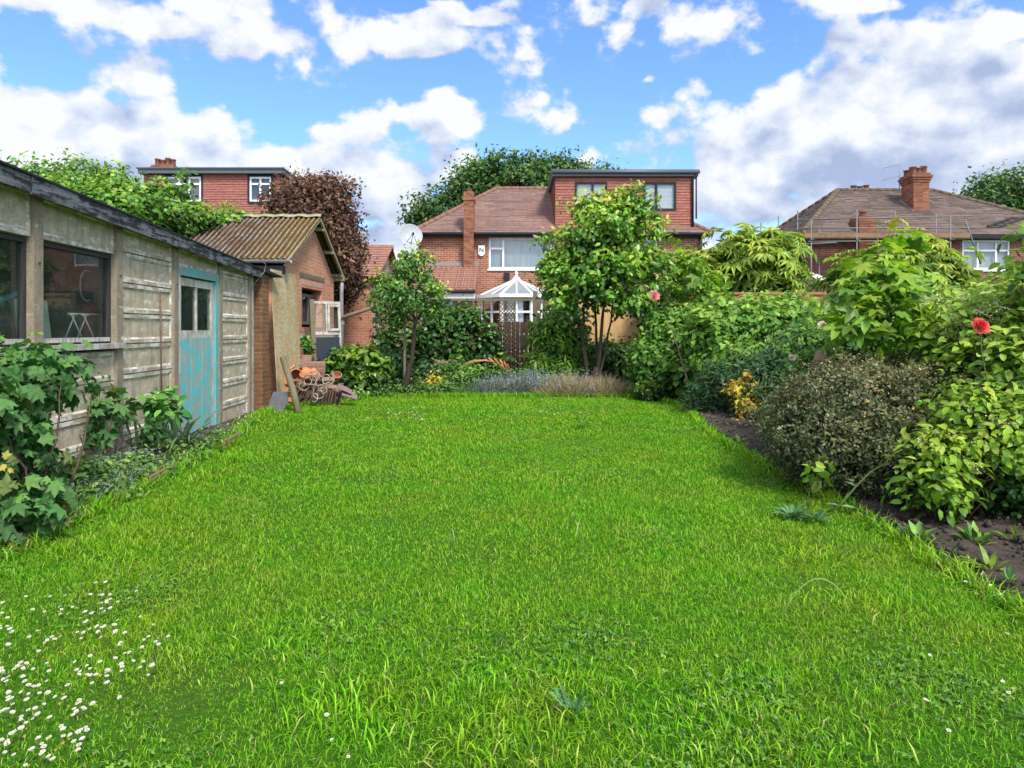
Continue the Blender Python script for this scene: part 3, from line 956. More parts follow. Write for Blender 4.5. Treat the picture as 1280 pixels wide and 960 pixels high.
# projecting end of the felt
mb.add([SP(sY(11.4), 2.37, .14), SP(sY(12.05), 2.27, .30), SP(sY(12.0), 2.25, -.5), SP(sY(11.4), 2.35, -.5), SP(sY(11.4), 2.31, .14), SP(sY(12.05), 2.25, .30), SP(sY(12.0), 2.23, -.5), SP(sY(11.4), 2.29, -.5)],
       [(0, 1, 2, 3), (7, 6, 5, 4), (0, 4, 5, 1), (1, 5, 6, 2), (2, 6, 7, 3), (3, 7, 4, 0)])
mb.build('roof_felt', M['black_trim'], shed)

# things seen inside and against the shed
p = SP(sY(5.95), 0, -.35)
t = thing('leaning_board', 'pale green board standing inside the shed behind the middle window', 'board', SP(sY(6.5), 1.2, -.32))
mb = MB(); mb.obox(SO, SU, SN, sY(5.90), sY(6.36), 1.26, 1.625, -.115, -.10, w=(Z - SN * .12).normalized()); mb.build('board_face', noisy('boardm', (.36, .42, .30), (.48, .53, .42), 3, .8, .1), t)
mb = MB(); c = [SP(sY(6.58), z, -.2) for z in (0,)]
for ds in (0, .2):
    for q in ((-.05, 1.28, -.18), (.05, 1.28, -.09)):
        mb.tube([SP(sY(6.50) + ds + q[0], q[1], q[2]), SP(sY(6.50) + ds - q[0] * .7, 1.50, -.14)], .006, 6)
    mb.tube([SP(sY(6.50) + ds - .07, 1.49, -.14), SP(sY(6.50) + ds + .07, 1.49, -.14)], .007, 6)
mb.tube([SP(sY(6.42), 1.50, -.14), SP(sY(6.98), 1.50, -.14)], .006, 6)
tag(mb.build('wire_stand', M['white_upvc'], None, SP(sY(6.58), 1.28, -.23)), 'small white folding wire stand on the shed window ledge', 'stand')
mb = MB(); mb.obox(SO, SU, SN, sY(4.4), sY(6.95), 1.22, 1.275, -.55, -.10)
tag(mb.build('workbench', M['post_wood'], None, SP(sY(5.5), 1.2, -.3)), 'rough timber shelf inside the shed along the two windows', 'shelf')
mb = MB(); cc = SP(sY(6.84), 1.78, -.2); pts = [cc + SU * (.12 * math.cos(q)) + Z * (.15 * math.sin(q)) for q in np.linspace(1.2, 5.1, 18)]
mb.tube(pts, .009, 6)
tag(mb.build('hanging_hoop', M['galv'], None, cc), 'pale curved cable hanging inside the middle shed window', 'cable')
mb = MB(); mb.tube([SP(sY(5.2), 1.42, -.25), SP(sY(5.88), 1.66, -.25)], [.05, .018], 8)
tag(mb.build('folded_umbrella', plain('bluecloth', (.10, .42, .52), .7), None, SP(sY(5.2), 1.42, -.25)), 'bright blue pole lying behind the pane of the nearest shed window', 'pole')
mb = MB(); mb.tube([SP(sY(7.92), .42, .05), SP(sY(7.945), 1.75, .022)], .009, 6)
tag(mb.build('metal_rod', M['rust'], None, SP(sY(7.92), .42, .05)), 'thin rusty rod leaning upright on the concrete shed wall left of the door', 'rod')
mb = MB(); A = SP(sY(10.9), 2.44, .16); mb.tube([A, SP(sY(11.15), 2.47, .18), SP(sY(11.4), 2.42, .2), SP(sY(11.42), 2.30, .17), SP(sY(11.30), 2.10, .05), SP(sY(11.2), 1.95, .03)], .006, 6)
tag(mb.build('loose_wire', M['galv'], None, A), 'grey wire looping over the far corner of the shed roof', 'wire')

# ================================================================== brick garage with corrugated roof
gar = thing('brick_garage', 'orange brick outbuilding with mossy corrugated roof and open gable end', 'outbuilding', (-6.4, 14.5, 0))
mb = MB()
GX, G0, G1 = -4.2, 12.75, 16.4
mb.wall((GX, G0, -.05), (0, 1, 0), (1, 0, 0), G1 - G0, 2.56, [(1.15, 2.65, 1.45, 2.25)], .2)
mb.poly([(GX, G0, 2.51), (GX, G1, 2.51), (GX, (G0 + G1) / 2, 3.62)])
mb.wall((-9.6, G0, -.05), UX, NY, 9.6 + GX, 2.56)
mb.wall((GX, G1, -.05), -UX, -NY, 9.6 + GX, 2.56)
mb.wall((-9.6, G1, -.05), (0, -1, 0), (-1, 0, 0), G1 - G0, 2.56)
mb.build('wall', M['brick_garage'], gar)
mb = MB(); mb.obox((GX, G0, 0), (0, 1, 0), (1, 0, 0), 1.0, 2.8, 2.40, 2.49, -.02, .012); mb.build('lintel', M['post_wood'], gar)
mb = MB(); mb.obox((GX, G0, 0), (0, 1, 0), (1, 0, 0), 1.1, 2.7, 2.255, 2.36, -.02, .006); mb.build('lintel_band', noisy('pinkcon', (.46, .25, .18), (.55, .33, .26), 8, .9, .2), gar)
w = window(gar, (GX, G0, 0), (0, 1, 0), (1, 0, 0), 1.62, 2.64, 1.46, 2.10, .14, mull=(2.1,), fm='grey_trim', fw=.06, back='dark', dep=.05)
mb = MB(); mb.obox((GX, G0, 0), (0, 1, 0), (1, 0, 0), 1.05, 1.7, 1.18, 1.24, -.01, .05); mb.build('window_sill', M['teal_full'], gar)


def corr_slope(mb, x0, x1, A, B, per=.105, amp=.021, nv=10, seed=0):
    (ya, za), (yb, zb) = A, B
    d = Vector((0, yb - ya, zb - za)).normalized(); nn = Vector((0, -d.z, d.y))
    if nn.z < 0: nn = -nn
    nx = int((x1 - x0) / per * 8)
    V, Fc = [], []
    for j in range(nv + 1):
        for i in range(nx + 1):
            x = x0 + (x1 - x0) * i / nx; f = j / nv
            step = .012 if j > nv * .52 else 0.0
            h = amp * math.sin(2 * math.pi * (x - x0) / per) + step + .012 * mnoise.noise((x * 1.1, f * 3, seed))
            V.append(Vector((x, ya + (yb - ya) * f, za + (zb - za) * f)) + nn * h)
    for j in range(nv):
        for i in range(nx):
            k = j * (nx + 1) + i; Fc.append((k, k + 1, k + nx + 2, k + nx + 1))
    mb.add(V, Fc, 0, True)


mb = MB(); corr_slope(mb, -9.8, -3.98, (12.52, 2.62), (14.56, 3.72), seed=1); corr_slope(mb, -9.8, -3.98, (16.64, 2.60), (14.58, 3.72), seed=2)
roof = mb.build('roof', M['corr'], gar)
mb = MB(); V = []
for i in range(60):
    x = -9.8 + i * 5.84 / 59
    for k in range(7):
        a = math.pi * (k / 6) - .1 + .03 * math.sin(i)
        V.append((x, 14.57 + .17 * math.cos(a), 3.68 + .085 * math.sin(a) + (.012 * math.sin(x * 46))))
mb.add(V, [(i * 7 + k, i * 7 + k + 1, i * 7 + k + 8, i * 7 + k + 7) for i in range(59) for k in range(6)], 0, True)
mb.build('ridge_cap', M['corr_edge'], roof)
mb = MB()
mb.bar((-4.02, 12.50, 2.585), (-4.02, 14.57, 3.66), .045, .05); mb.bar((-4.02, 14.57, 3.66), (-4.02, 16.62, 2.56), .045, .07)
for f in (.12, .5, .92):
    mb.bar((-4.9, 14.57 + 2.0 * f, 3.61 - 1.07 * f), (-3.995, 14.57 + 2.0 * f, 3.61 - 1.07 * f), .06, .07)
mb.bar((-5.2, 16.5, 2.56), (-3.97, 16.5, 2.56), .1, .12)
mb.build('roof_timbers', M['corr_edge'], gar)
mb = MB()
V = []
for i in range(30):
    x = -8.2 + i * 4.25 / 29
    for k in range(9):
        a = math.pi + math.pi * k / 8
        V.append((x, 12.44 + .06 * math.cos(a), 2.60 + .06 * math.sin(a) - .003 * i / 29))
mb.add(V, [(i * 9 + k, i * 9 + k + 1, i * 9 + k + 10, i * 9 + k + 9) for i in range(29) for k in range(8)], 0, True)
for x in (-5.6, -4.85, -4.2): mb.tube([(x, 12.44 + .066 * math.cos(a), 2.60 + .066 * math.sin(a)) for a in np.linspace(math.pi, 2 * math.pi, 7)], .008, 5)
mb.build('gutter', M['galv'], gar)
mb = MB(); mb.box(-8.2, -4.12, 12.5, 12.66, 2.36, 2.50); mb.build('soffit_board', M['black_wood'], gar)
mb = MB(); mb.tube([(-4.03, 16.52, 2.56), (-4.05, 16.52, 2.2), (-4.02, 16.52, .0)], .045, 10)
mb.lathe((-4.03, 16.52, 1.5), [(.052, -.04), (.052, .04)], 10); mb.build('downpipe', M['galv'], gar)

mb = MB(); mb.box(-4.55, -4.14, 11.55, 11.85, -.05, 2.34)
tag(mb.build('brick_pier', M['brick_pier'], None, (-4.3, 11.7, 0)), 'narrow mossy brick pier between the concrete shed and the brick outbuilding', 'brick pier')
mb = MB(); n_ = Vector((1, -.03, 0)).normalized(); u_ = Vector((.03, 1, 0)).normalized()
mb.obox((-4.02, 12.0, 0), u_, n_, 0, 1.26, .02, 2.40, -.018, 0, w=Vector((-.055, 0, 1)).normalized())
tag(mb.build('chipboard_sheet', M['osb'], None, (-4.0, 12.6, 0)), 'tall sheet of wood chipboard leaning on the brick outbuilding by its corner', 'chipboard')

# old white window leaning by the garage
t = thing('old_window', 'discarded white window frame propped up beside the outbuilding', 'window frame', (-3.85, 14.0, 0))
o_ = Vector((-3.93, 13.85, 0)); u_ = Vector((.62, .55, 0)).normalized(); n_ = u_.cross(Z); wv = (Z - n_ * .07).normalized()
mb = MB()
for (x0, x1, z0, z1) in ((0, .05, .75, 1.93), (.58, .63, .75, 1.93), (.05, .58, 1.88, 1.93), (.05, .58, 1.25, 1.31), (.05, .58, .75, .80), (.30, .345, 1.31, 1.88)):
    mb.obox(o_, u_, n_, x0, x1, z0, z1, -.05, 0, w=wv)
for (x0, x1, z0, z1) in ((.33, .37, 1.33, 1.87), (.56, .60, 1.33, 1.87), (.37, .56, 1.82, 1.87), (.37, .56, 1.33, 1.38)):
    mb.obox(o_, u_, n_, x0, x1, z0, z1, .004, .035, w=wv)
mb.build('frame', M['white_old'], t)
for (x0, x1, z0, z1) in ((.05, .30, 1.31, 1.88), (.37, .56, 1.38, 1.82), (.05, .58, .80, 1.25)):
    g = MB(); g.quad(*[o_ + u_ * x + wv * z - n_ * .025 for x, z in ((x0, z0), (x1, z0), (x1, z1), (x0, z1))]); g.build('pane', M['shed_pane'], t)
mb = MB(); mb.obox(o_, u_, n_, -.02, .64, 0, .745, -.07, -.02, w=wv); mb.obox(o_, u_, n_, .06, .56, .0, 1.20, .04, .06, w=wv)
tag(mb.build('dark_panel', plain('darkpanel', (.025, .032, .04), .35), None, o_ + u_ * .3), 'dark glossy panel standing under and against the old white window frame', 'panel')
mb = MB(); mb.bar((-3.86, 13.62, .0), (-3.97, 13.78, 1.95), .09, .07)
tag(mb.build('timber_post', M['post_wood'], None, (-3.86, 13.62, 0)), 'grey upright timber propped at the left edge of the old white window', 'post')
mb = MB(); mb.tube([(-3.45, 11.25, .0), (-3.60, 11.42, .38), (-3.86, 11.72, .88)], [.055, .053, .052], 12)
tag(mb.build('wooden_log', M['log'], None, (-3.45, 11.25, 0)), 'round green stained fence post leaning on the brick pier by the rubble', 'post')
mb = MB(); mb.obox((-4.05, 11.48, 0), Vector((.9, -.15, 0)).normalized(), Vector((.15, .9, 0)).normalized() * -1, 0, .30, 0, .34, -.02, 0, w=Vector((.25, .30, 1)).normalized())
tag(mb.build('slate_slab', M['slate'], None, (-3.9, 11.5, 0)), 'grey slate slab standing behind the foot of the leaning post', 'slab')

# wooden poles at the end of the garage
mb = MB(); mb.tube([at(424, 398, 16.45), at(455, 388, 16.8), at(494, 375, 17.2)], .045, 8)
tag(mb.build('wooden_pole', M['post_wood'], None, at(424, 398, 16.45)), 'long weathered pole sloping up from the outbuilding downpipe into the small tree', 'pole')

# ================================================================== second outbuilding with clay roof
out = thing('brick_outhouse', 'low brick building with clay tile roof behind the brown leaved bush', 'outbuilding', (-6, 21, 0))
mb = MB()
mb.wall((-10, 19, -.05), UX, NY, 6.2, 2.86)
mb.build('wall', M['brick_outhouse'], out)
mb = MB(); mb.wall((-3.8, 19, -.05), (0, 1, 0), (1, 0, 0), 4, 2.86, [(.35, .95, 1.35, 1.95)], .15); mb.poly([(-3.8, 19, 2.81), (-3.8, 23, 2.81), (-3.8, 21, 3.78)]); mb.build('side_wall', M['brick_wash'], out)
window(out, (-3.8, 19, 0), (0, 1, 0), (1, 0, 0), .35, .95, 1.35, 1.95, .05, fm='grey_trim', back='dim', fw=.05)
mb = MB(); mb.lapped((-10, 18.8, 2.76), (-3.6, 18.8, 2.76), (-3.6, 21, 3.82), (-10, 21, 3.82), .2, .02); mb.lapped((-3.6, 23.2, 2.76), (-10, 23.2, 2.76), (-10, 21, 3.82), (-3.6, 21, 3.82), .2, .02)
mb.tube([(-10, 21, 3.83), (-3.58, 21, 3.83)], .08, 8); mb.build('roof', M['roof_clay'], out)

# ================================================================== main house
HYF = 26.0
house = thing('semi_detached_house', 'red brick house with brown tiled hip roof and red tile hung roof extension', 'house', (1.8, 29, 0))
HX0, HX1 = gx(523, HYF), gx(878, HYF)
EZ = gz(291, HYF)
X = lambda px, Y=HYF: gx(px, Y) - HX0
ops = [(X(611), X(690), gz(336, HYF), gz(297, HYF)), (X(752), X(822), gz(336, HYF), gz(300, HYF)), (X(715), X(742), gz(470, HYF) + 1.4, gz(372, HYF))]
mb = MB(); mb.wall((HX0, HYF, 0), UX, NY, HX1 - HX0, EZ, ops, .13)
mb.wall((HX0, 33, 0), (0, -1, 0), (-1, 0, 0), 7, EZ); mb.wall((HX1, HYF, 0), (0, 1, 0), (1, 0, 0), 7, EZ); mb.wall((HX1, 33, 0), -UX, -NY, HX1 - HX0, EZ)
mb.build('wall', M['brick_house'], house)
o_ = Vector((HX0, HYF, 0))
a, b, c, d = ops[0]
w = window(house, o_, UX, NY, a, b, c, d, .05, mull=(X(629),), trans=((a + .06, X(629) - .03, gz(310.5, HYF)),), back='net', fw=.07, label='wide white upstairs window with net curtains')
mb = MB(); mb.obox(o_, UX, NY, a - .05, b + .05, c - .07, c - .003, -.1, .05); mb.build('sill', M['white_upvc'], w)
a, b, c, d = ops[1]
window(house, o_, UX, NY, a, b, c, d, .05, mull=((a + b) / 2,), back='net', fw=.07)
a, b, c, d = ops[2]
window(house, o_, UX, NY, a, b, c, d, .05, back='dim', fw=.07)
# roof
RY, RZ = 29.5, gz(236, 29.5)
RX0, RX1 = gx(620, RY), 4.3
ov = .25
ex0, ex1, ey0, ey1 = HX0 - ov, HX1 + ov, HYF - ov, 33 + ov
ez = EZ - .02
mb = MB()
rj = 14
mb.lapped((ex0, ey0, ez), (ex1, ey0, ez), (RX1, RY, RZ), (RX0, RY, RZ), .12, .014, jit=.6, nx=rj, seed=1)
mb.lapped((ex1, ey1, ez), (ex0, ey1, ez), (RX0, RY, RZ), (RX1, RY, RZ), .24, .014)
mb.lapped((ex0, ey1, ez), (ex0, ey0, ez), (RX0, RY, RZ), (RX0, RY + .01, RZ), .12, .014)
mb.lapped((ex1, ey0, ez), (ex1, ey1, ez), (RX1, RY + .01, RZ), (RX1, RY, RZ), .12, .014)
roof = mb.build('roof', M['roof_main'], house)
mb = MB()


def ridge_run(mb, p, q, r=.1, n=None):
    p, q = Vector(p), Vector(q); L = (q - p).length; n = n or int(L / .33)
    for i in range(n):
        a, b = p.lerp(q, i / n), p.lerp(q, (i + .97) / n)
        mb.tube([a, b], [r * 1.06, r * .96], 8)


ridge_run(mb, (RX0, RY, RZ), (RX1, RY, RZ)); ridge_run(mb, (ex0, ey0, ez), (RX0, RY, RZ)); ridge_run(mb, (ex0, ey1, ez), (RX0, RY, RZ)); ridge_run(mb, (ex1, ey0, ez), (RX1, RY, RZ))
mb.build('ridge_tiles', M['ridge'], roof)
mb = MB(); mb.box(ex0, ex1, ey0 - .02, ey0 + .06, ez - .16, ez - .01); mb.box(ex0 - .02, ex0 + .05, ey0 + .06, ey1, ez - .16, ez - .01); mb.tube([(ex0, ey0 - .07, ez - .06), (ex1, ey0 - .07, ez - .06)], .055, 8)
mb.build('gutter', M['black_trim'], house)
mb = MB(); mb.quad((ex0, ey0, ez - .1), (ex0, ey1, ez - .1), (ex1, ey1, ez - .1), (ex1, ey0, ez - .1)); mb.build('soffit', M['black_trim'], house)
# chimney on the rear wall
mb = MB(); cx0, cx1 = gx(579.5, 25.6), gx(592, 25.6); zt = gz(240, 25.7)
mb.box(cx0, cx1, 25.62, 26.3, 0, zt - .32); mb.box(cx0 - .03, cx1 + .03, 25.59, 26.33, zt - .318, zt - .2); mb.box(cx0 - .0, cx1 + .0, 25.62, 26.3, zt - .198, zt)
ch = mb.build('chimney', M['brick_chim'], house)
mb = MB(); mb.lathe(((cx0 + cx1) / 2, 25.95, zt), [(.11, 0), (.10, .14), (.12, .16), (.10, .16)], 12); mb.build('chimney_pot', M['pot_dark'], ch)
# alarm box
mb = MB(); ax = gx(602, HYF); az = gz(312, HYF)
mb.box(ax - .12, ax + .12, 25.92, 25.995, az - .17, az + .15, 0)
mb.add([(ax - .12, 25.92, az - .17), (ax + .12, 25.92, az - .17), (ax + .05, 25.92, az - .24), (ax - .05, 25.92, az - .24), (ax - .12, 25.995, az - .17), (ax + .12, 25.995, az - .17), (ax + .05, 25.995, az - .24), (ax - .05, 25.995, az - .24)],
       [(3, 2, 1, 0), (0, 4, 7, 3), (2, 3, 7, 6), (1, 2, 6, 5)], 0)
for (p, q) in (((-.06, -.1), (-.06, .06)), ((-.055, .05), (.055, -.09)), ((.06, -.1), (.06, .06))):
    mb.bar((ax + p[0], 25.915, az + p[1]), (ax + q[0], 25.915, az + q[1]), .012, .03, 1)
mb.build('alarm_box', [M['white_upvc'], M['dim']], house)
# satellite dish (a thing fixed to the corner of the house)
dc = at(513.5, 293.5, 25.3)
dish = thing('satellite_dish', 'large pale grey satellite dish at the left corner of the brick house', 'satellite dish', dc)
axd = Vector((.35, -.85, .32)).normalized()
mb = MB(); R = .43
mb.lathe(dc, [(0, -.10)] + [(R * k / 8, -.10 + .10 * (k / 8) ** 2) for k in range(1, 9)] + [(R + .012, .004), (R, -.012)], 28, 0, axd); mb.build('reflector', M['dish'], dish)
mb = MB(); f = dc + axd * .34 - Z * .12
for k in (-.26, 0, .26): mb.tube([dc + Vector((k, 0, -.40)), f], .012, 6)
mb.lathe(f, [(.04, -.06), (.045, .04), (0, .05)], 10, 0, -axd); mb.build('receiver_arm', M['grey_trim'], dish)
mb = MB(); mb.tube([dc - axd * .11, dc - axd * .25 - Z * .1, (HX0 + .1, 25.99, dc.z - .35)], .03, 8); mb.build('bracket', M['grey_trim'], dish)

# tile hung roof extension (dormer)
dx0, dx1 = gx(694, 26.2), gx(867, 26.2); DY = 26.22; dz0, dz1 = gz(287, DY), gz(222, DY)
Xd = lambda px: gx(px, DY)
dw = [(Xd(720), Xd(757.5), gz(261, DY), gz(229.5, DY)), (Xd(805.7), Xd(843.7), gz(261.7, DY), gz(229.5, DY))]
mb = MB()
xs = [dx0, dw[0][0], dw[0][1], dw[1][0], dw[1][1], dx1]
lo, hi = dw[0][2], dw[0][3]
nc = .103


def hung(mb, x0, x1, z0, z1):
    mb.lapped((x0, DY, z0), (x1, DY, z0), (x1, DY, z1), (x0, DY, z1), nc, .022, jit=.35, nx=max(1, int((x1 - x0) / .5)), seed=int(x0 * 7))


hung(mb, dx0, dx1, dz0, lo); hung(mb, dx0, dx1, hi, dz1)
for a, b in ((xs[0], xs[1]), (xs[2], xs[3]), (xs[4], xs[5])): hung(mb, a, b, lo, hi)
for (a, b, c, d) in dw:
    for (p, q) in (((a, c), (b, c)), ((b, c), (b, d)), ((b, d), (a, d)), ((a, d), (a, c))):
        mb.quad((p[0], DY, p[1]), (q[0], DY, q[1]), (q[0], DY + .14, q[1]), (p[0], DY + .14, p[1]))
mb.lapped((dx0, 30.5, dz0), (dx0, DY, dz0), (dx0, DY, dz1), (dx0, 30.5, dz1), nc, .018)
mb.lapped((dx1, DY, dz0), (dx1, 30.5, dz0), (dx1, 30.5, dz1), (dx1, DY, dz1), nc, .018)
mb.quad((dx1, 32.5, dz0), (dx0, 32.5, dz0), (dx0, 32.5, dz1), (dx1, 32.5, dz1))
dorm = mb.build('roof_extension', M['hung'], house); dorm['label'] = 'red tile hung box extension on the roof with two black windows'
for (a, b, c, d), f in zip(dw, (.55, .38)):
    w = window(dorm, (0, DY, 0), UX, NY, a - .04, b + .04, c - .04, d + .06, -.035, mull=(a + (b - a) * f,), fm='black_trim', fw=.075, back='dim', dep=.09, bd=.07, backname='room_backing')
    blinds(w, (0, DY, 0), UX, NY, a, b, c, d, -.085)
mb = MB(); zt = gz(213, DY)
mb.box(dx0 - .12, dx1 + .14, DY - .16, 30.2, dz1 + .02, zt - .1); mb.tube([(dx0 - .1, DY - .2, zt - .1), (dx1 + .18, DY - .2, zt - .1)], .07, 10)
mb.box(dx0 - .14, dx1 + .16, DY - .18, 30.3, zt - .098, zt)
mb.build('flat_roof', M['grey_trim'], dorm)
mb = MB(); mb.tube([(dx1 + .08, DY - .2, zt - .15), (dx1 - .05, DY - .08, dz1 - .1), (dx1 - .05, DY - .08, dz0 + .1)], .045, 8); mb.tube([(dx1 + .09, DY - .05, dz1), (dx1 + .09, DY - .05, dz0 + .4)], .03, 8); mb.build('downpipe', M['black_trim'], dorm)
# rear extension on the left
mb = MB(); xa, xb = -4.7, gx(592.5, 23.6)
mb.wall((xa, 23.6, 0), UX, NY, xb - xa, 2.62, [(xb - xa - 1.05, xb - xa - .72, 1.2, 2.32)], .1); mb.wall((xb, 23.6, 0), (0, 1, 0), (1, 0, 0), 2.39, 2.62); mb.wall((xa, 25.99, 0), (0, -1, 0), (-1, 0, 0), 2.39, 2.62)
mb.poly([(xb, 23.6, 2.62), (xb, 25.99, 2.62), (xb, 25.99, 3.7)])
mb.build('rear_extension', M['brick_house'], house)
window(house, (xa, 23.6, 0), UX, NY, xb - xa - 1.05, xb - xa - .72, 1.2, 2.32, .03, fw=.07, back='dim')
mb = MB(); mb.lapped((xa - .1, 23.35, gz(363, 23.35)), (xb + .06, 23.35, gz(363, 23.35)), (xb + .06, 25.98, gz(331, 25.98)), (xa - .1, 25.98, gz(331, 25.98)), .24, .035, jit=.2, nx=1)
# rolls of the interlocking tiles
A_, B_ = Vector((0, 23.34, gz(363, 23.35) + .035)), Vector((0, 25.98, gz(331, 25.98) + .02))
x = xa
while x < xb: mb.tube([A_ + UX * x, B_ + UX * x], .028, 6, cap=False); x += .2
rf = mb.build('lean_to_roof', M['roof_clay'], house)
mb = MB(); mb.box(xa - .1, xb + .06, 25.9, 25.985, gz(331, 25.98) - .02, gz(331, 25.98) + .09); mb.build('flashing', M['lead'], rf)
mb = MB(); mb.box(xa - .1, xb + .05, 23.38, 23.44, 2.38, 2.60); mb.build('fascia', M['white_upvc'], house)
mb = MB(); mb.tube([(xb + .06, 23.3, 2.62), (xa, 23.3, 2.64)], .05, 8); mb.build('extension_gutter', M['black_trim'], house)
# right single-storey extension, smooth brick
mb = MB(); mb.box(2.2, 6.2, 23.8, 25.99, 0, 2.42); mb.build('side_extension', M['brick_smooth'], house)
mb = MB(); mb.box(2.1, 6.35, 23.6, 25.985, 2.425, 2.60); e_ = mb.build('extension_roof', M['black_trim'], house)
mb = MB(); mb.box(4.2, 5.6, 23.52, 23.595, 2.30, 2.44); mb.build('white_fascia', M['white_upvc'], e_)
mb = MB(); mb.tube([(HX1 - .1, 25.93, EZ - .1), (HX1 - .1, 25.93, .1)], .05, 8); mb.build('downpipe', M['black_trim'], house)
mb = MB(); mb.box(gx(630, 25.9), gx(637, 25.9), 25.9, 25.995, gz(350, 25.9), gz(341, 25.9)); mb.build('wall_vent', M['black_trim'], house)

# ================================================================== conservatory
cons = thing('conservatory', 'white conservatory with pointed glazed roof against the brick house', 'conservatory', (gx(645.5, 24.6), 24.6, 0))
cc = Vector((gx(645.5, 24.6), 24.6, 0)); RR = 1.32; ezc = gz(369.5, 23.4); apz = gz(349, 24.6)
ang = [math.radians(22.5 + 45 * k) for k in range(8)]
pt = lambda k, r, z: cc + Vector((math.cos(ang[k % 8]) * r, math.sin(ang[k % 8]) * r, z))
mb = MB()
for k in range(8):
    mb.poly([pt(k, RR + .12, ezc), pt(k + 1, RR + .12, ezc), cc + Z * apz])
rf = mb.build('roof', M['cons_roof'], cons)
mb = MB()
for k in range(8):
    mb.bar(pt(k, RR + .14, ezc), cc + Z * (apz + .01), .075, .06)
    m = (pt(k, RR + .12, ezc) + pt(k + 1, RR + .12, ezc)) / 2
    mb.bar(m, m.lerp(cc + Z * apz, .86), .045, .045)
    mb.bar(pt(k, RR + .14, ezc), pt(k + 1, RR + .14, ezc), .09, .12)
mb.lathe(cc + Z * apz, [(.16, -.02), (.12, .06), (.05, .10), (.045, .18), (.07, .21), (.0, .32)], 12)
mb.build('roof_frame', M['white_upvc'], rf)
mb = MB()
for k in range(3, 8):
    a, b = pt(k, RR, 0), pt(k + 1, RR, 0); u = (b - a).normalized(); L = (b - a).length; n = u.cross(Z)
    nd = 2
    for i in range(nd + 1): mb.obox(a, u, n, L * i / nd - .035, L * i / nd + .035, .6, ezc - .06, -.06, 0)
    for z in (.63, 1.95, 1.2, ezc - .12): mb.obox(a, u, n, .035, L - .035, z - .035, z + .035, -.055, .002)
mb.build('frame', M['white_upvc'], cons)
mb = MB()
for k in range(3, 8):
    a, b = pt(k, RR - .03, 0), pt(k + 1, RR - .03, 0)
    mb.quad(a + Z * .6, b + Z * .6, b + Z * (ezc - .1), a + Z * (ezc - .1))
mb.build('pane', M['pane'], cons)
mb = MB()
for k in range(3, 8):
    a, b = pt(k, RR - .001, 0), pt(k + 1, RR - .001, 0); mb.quad(a, b, b + Z * .6, a + Z * .6)
mb.build('dwarf_wall', M['brick_house'], cons)
for k in (5,):
    for f in (.30, .64):
        mb = MB(); a, b = pt(k, RR - .16, 0), pt(k + 1, RR - .16, 0); u = (b - a).normalized(); L = (b - a).length; mb.obox(a, u, u.cross(Z), L * f - .13, L * f + .1, .7, ezc - .12, -.02, 0); mb.build('curtain_or_dark_room', M['blind'], cons)

# ================================================================== right hand house with scaffolding
RYF = 26.0
rh = thing('tiled_house', 'dark brick house with large brown hipped roof behind scaffolding', 'house', (16.3, 29, 0))
rx0, rx1 = gx(1005, RYF), 21.8; rez = gz(294, RYF)
wx = lambda px: gx(px, RYF) - rx0
ops = [(wx(1203), wx(1263), gz(337, RYF), gz(300, RYF))]
mb = MB(); mb.wall((rx0, RYF, 0), UX, NY, rx1 - rx0, rez, ops, .13); mb.wall((rx0, 33, 0), (0, -1, 0), (-1, 0, 0), 7, rez, [(5.2, 6.3, gz(340, RYF), gz(315, RYF))], .1); mb.wall((rx1, RYF, 0), (0, 1, 0), (1, 0, 0), 7, rez); mb.wall((rx1, 33, 0), -UX, -NY, rx1 - rx0, rez)
mb.build('wall', M['brick_right'], rh)
a, b, c, d = ops[0]
w = window(rh, (rx0, RYF, 0), UX, NY, a, b, c, d, .04, mull=(wx(1223), wx(1246)), trans=((a + .06, b - .06, gz(313, RYF)),), back='net', fw=.07)
mb = MB(); mb.obox((rx0, RYF, 0), UX, NY, a - .05, b + .05, c - .07, c - .003, -.1, .05); mb.build('sill', M['white_upvc'], w)
window(rh, (rx0, 33, 0), (0, -1, 0), (-1, 0, 0), 5.2, 6.3, gz(340, RYF), gz(315, RYF), .04, fm='grey_trim', back='dark')
qx0, qx1 = 13.8, 17.8; qy, qz = 29.5, gz(238, 29.5)
e0, e1, f0, f1, rez2 = rx0 - .2, rx1 + .2, RYF - .25, 33.25, rez
mb = MB()
mb.lapped((e0, f0, rez2), (e1, f0, rez2), (qx1, qy, qz), (qx0, qy, qz), .12, .016, jit=.7, nx=18, seed=4)
mb.lapped((e1, f1, rez2), (e0, f1, rez2), (qx0, qy, qz), (qx1, qy, qz), .24, .016)
mb.lapped((e0, f1, rez2), (e0, f0, rez2), (qx0, qy, qz), (qx0, qy + .01, qz), .12, .016, jit=.6, nx=6, seed=5)
mb.lapped((e1, f0, rez2), (e1, f1, rez2), (qx1, qy + .01, qz), (qx1, qy, qz), .12, .016)
roof = mb.build('roof', M['roof_right'], rh)
mb = MB(); ridge_run(mb, (qx0, qy, qz), (qx1, qy, qz)); ridge_run(mb, (e0, f0, rez2), (qx0, qy, qz), .12); ridge_run(mb, (e0, f1, rez2), (qx0, qy, qz)); ridge_run(mb, (e1, f0, rez2), (qx1, qy, qz)); mb.build('ridge_tiles', noisy('mossridge', (.07, .055, .04), (.17, .13, .08), 6, .9, .4, c3=(.12, .11, .05)), roof)
mb = MB(); mb.box(e0, e1, f0 - .05, f0 + .04, rez - .16, rez - .01); mb.build('gutter', M['black_trim'], rh)
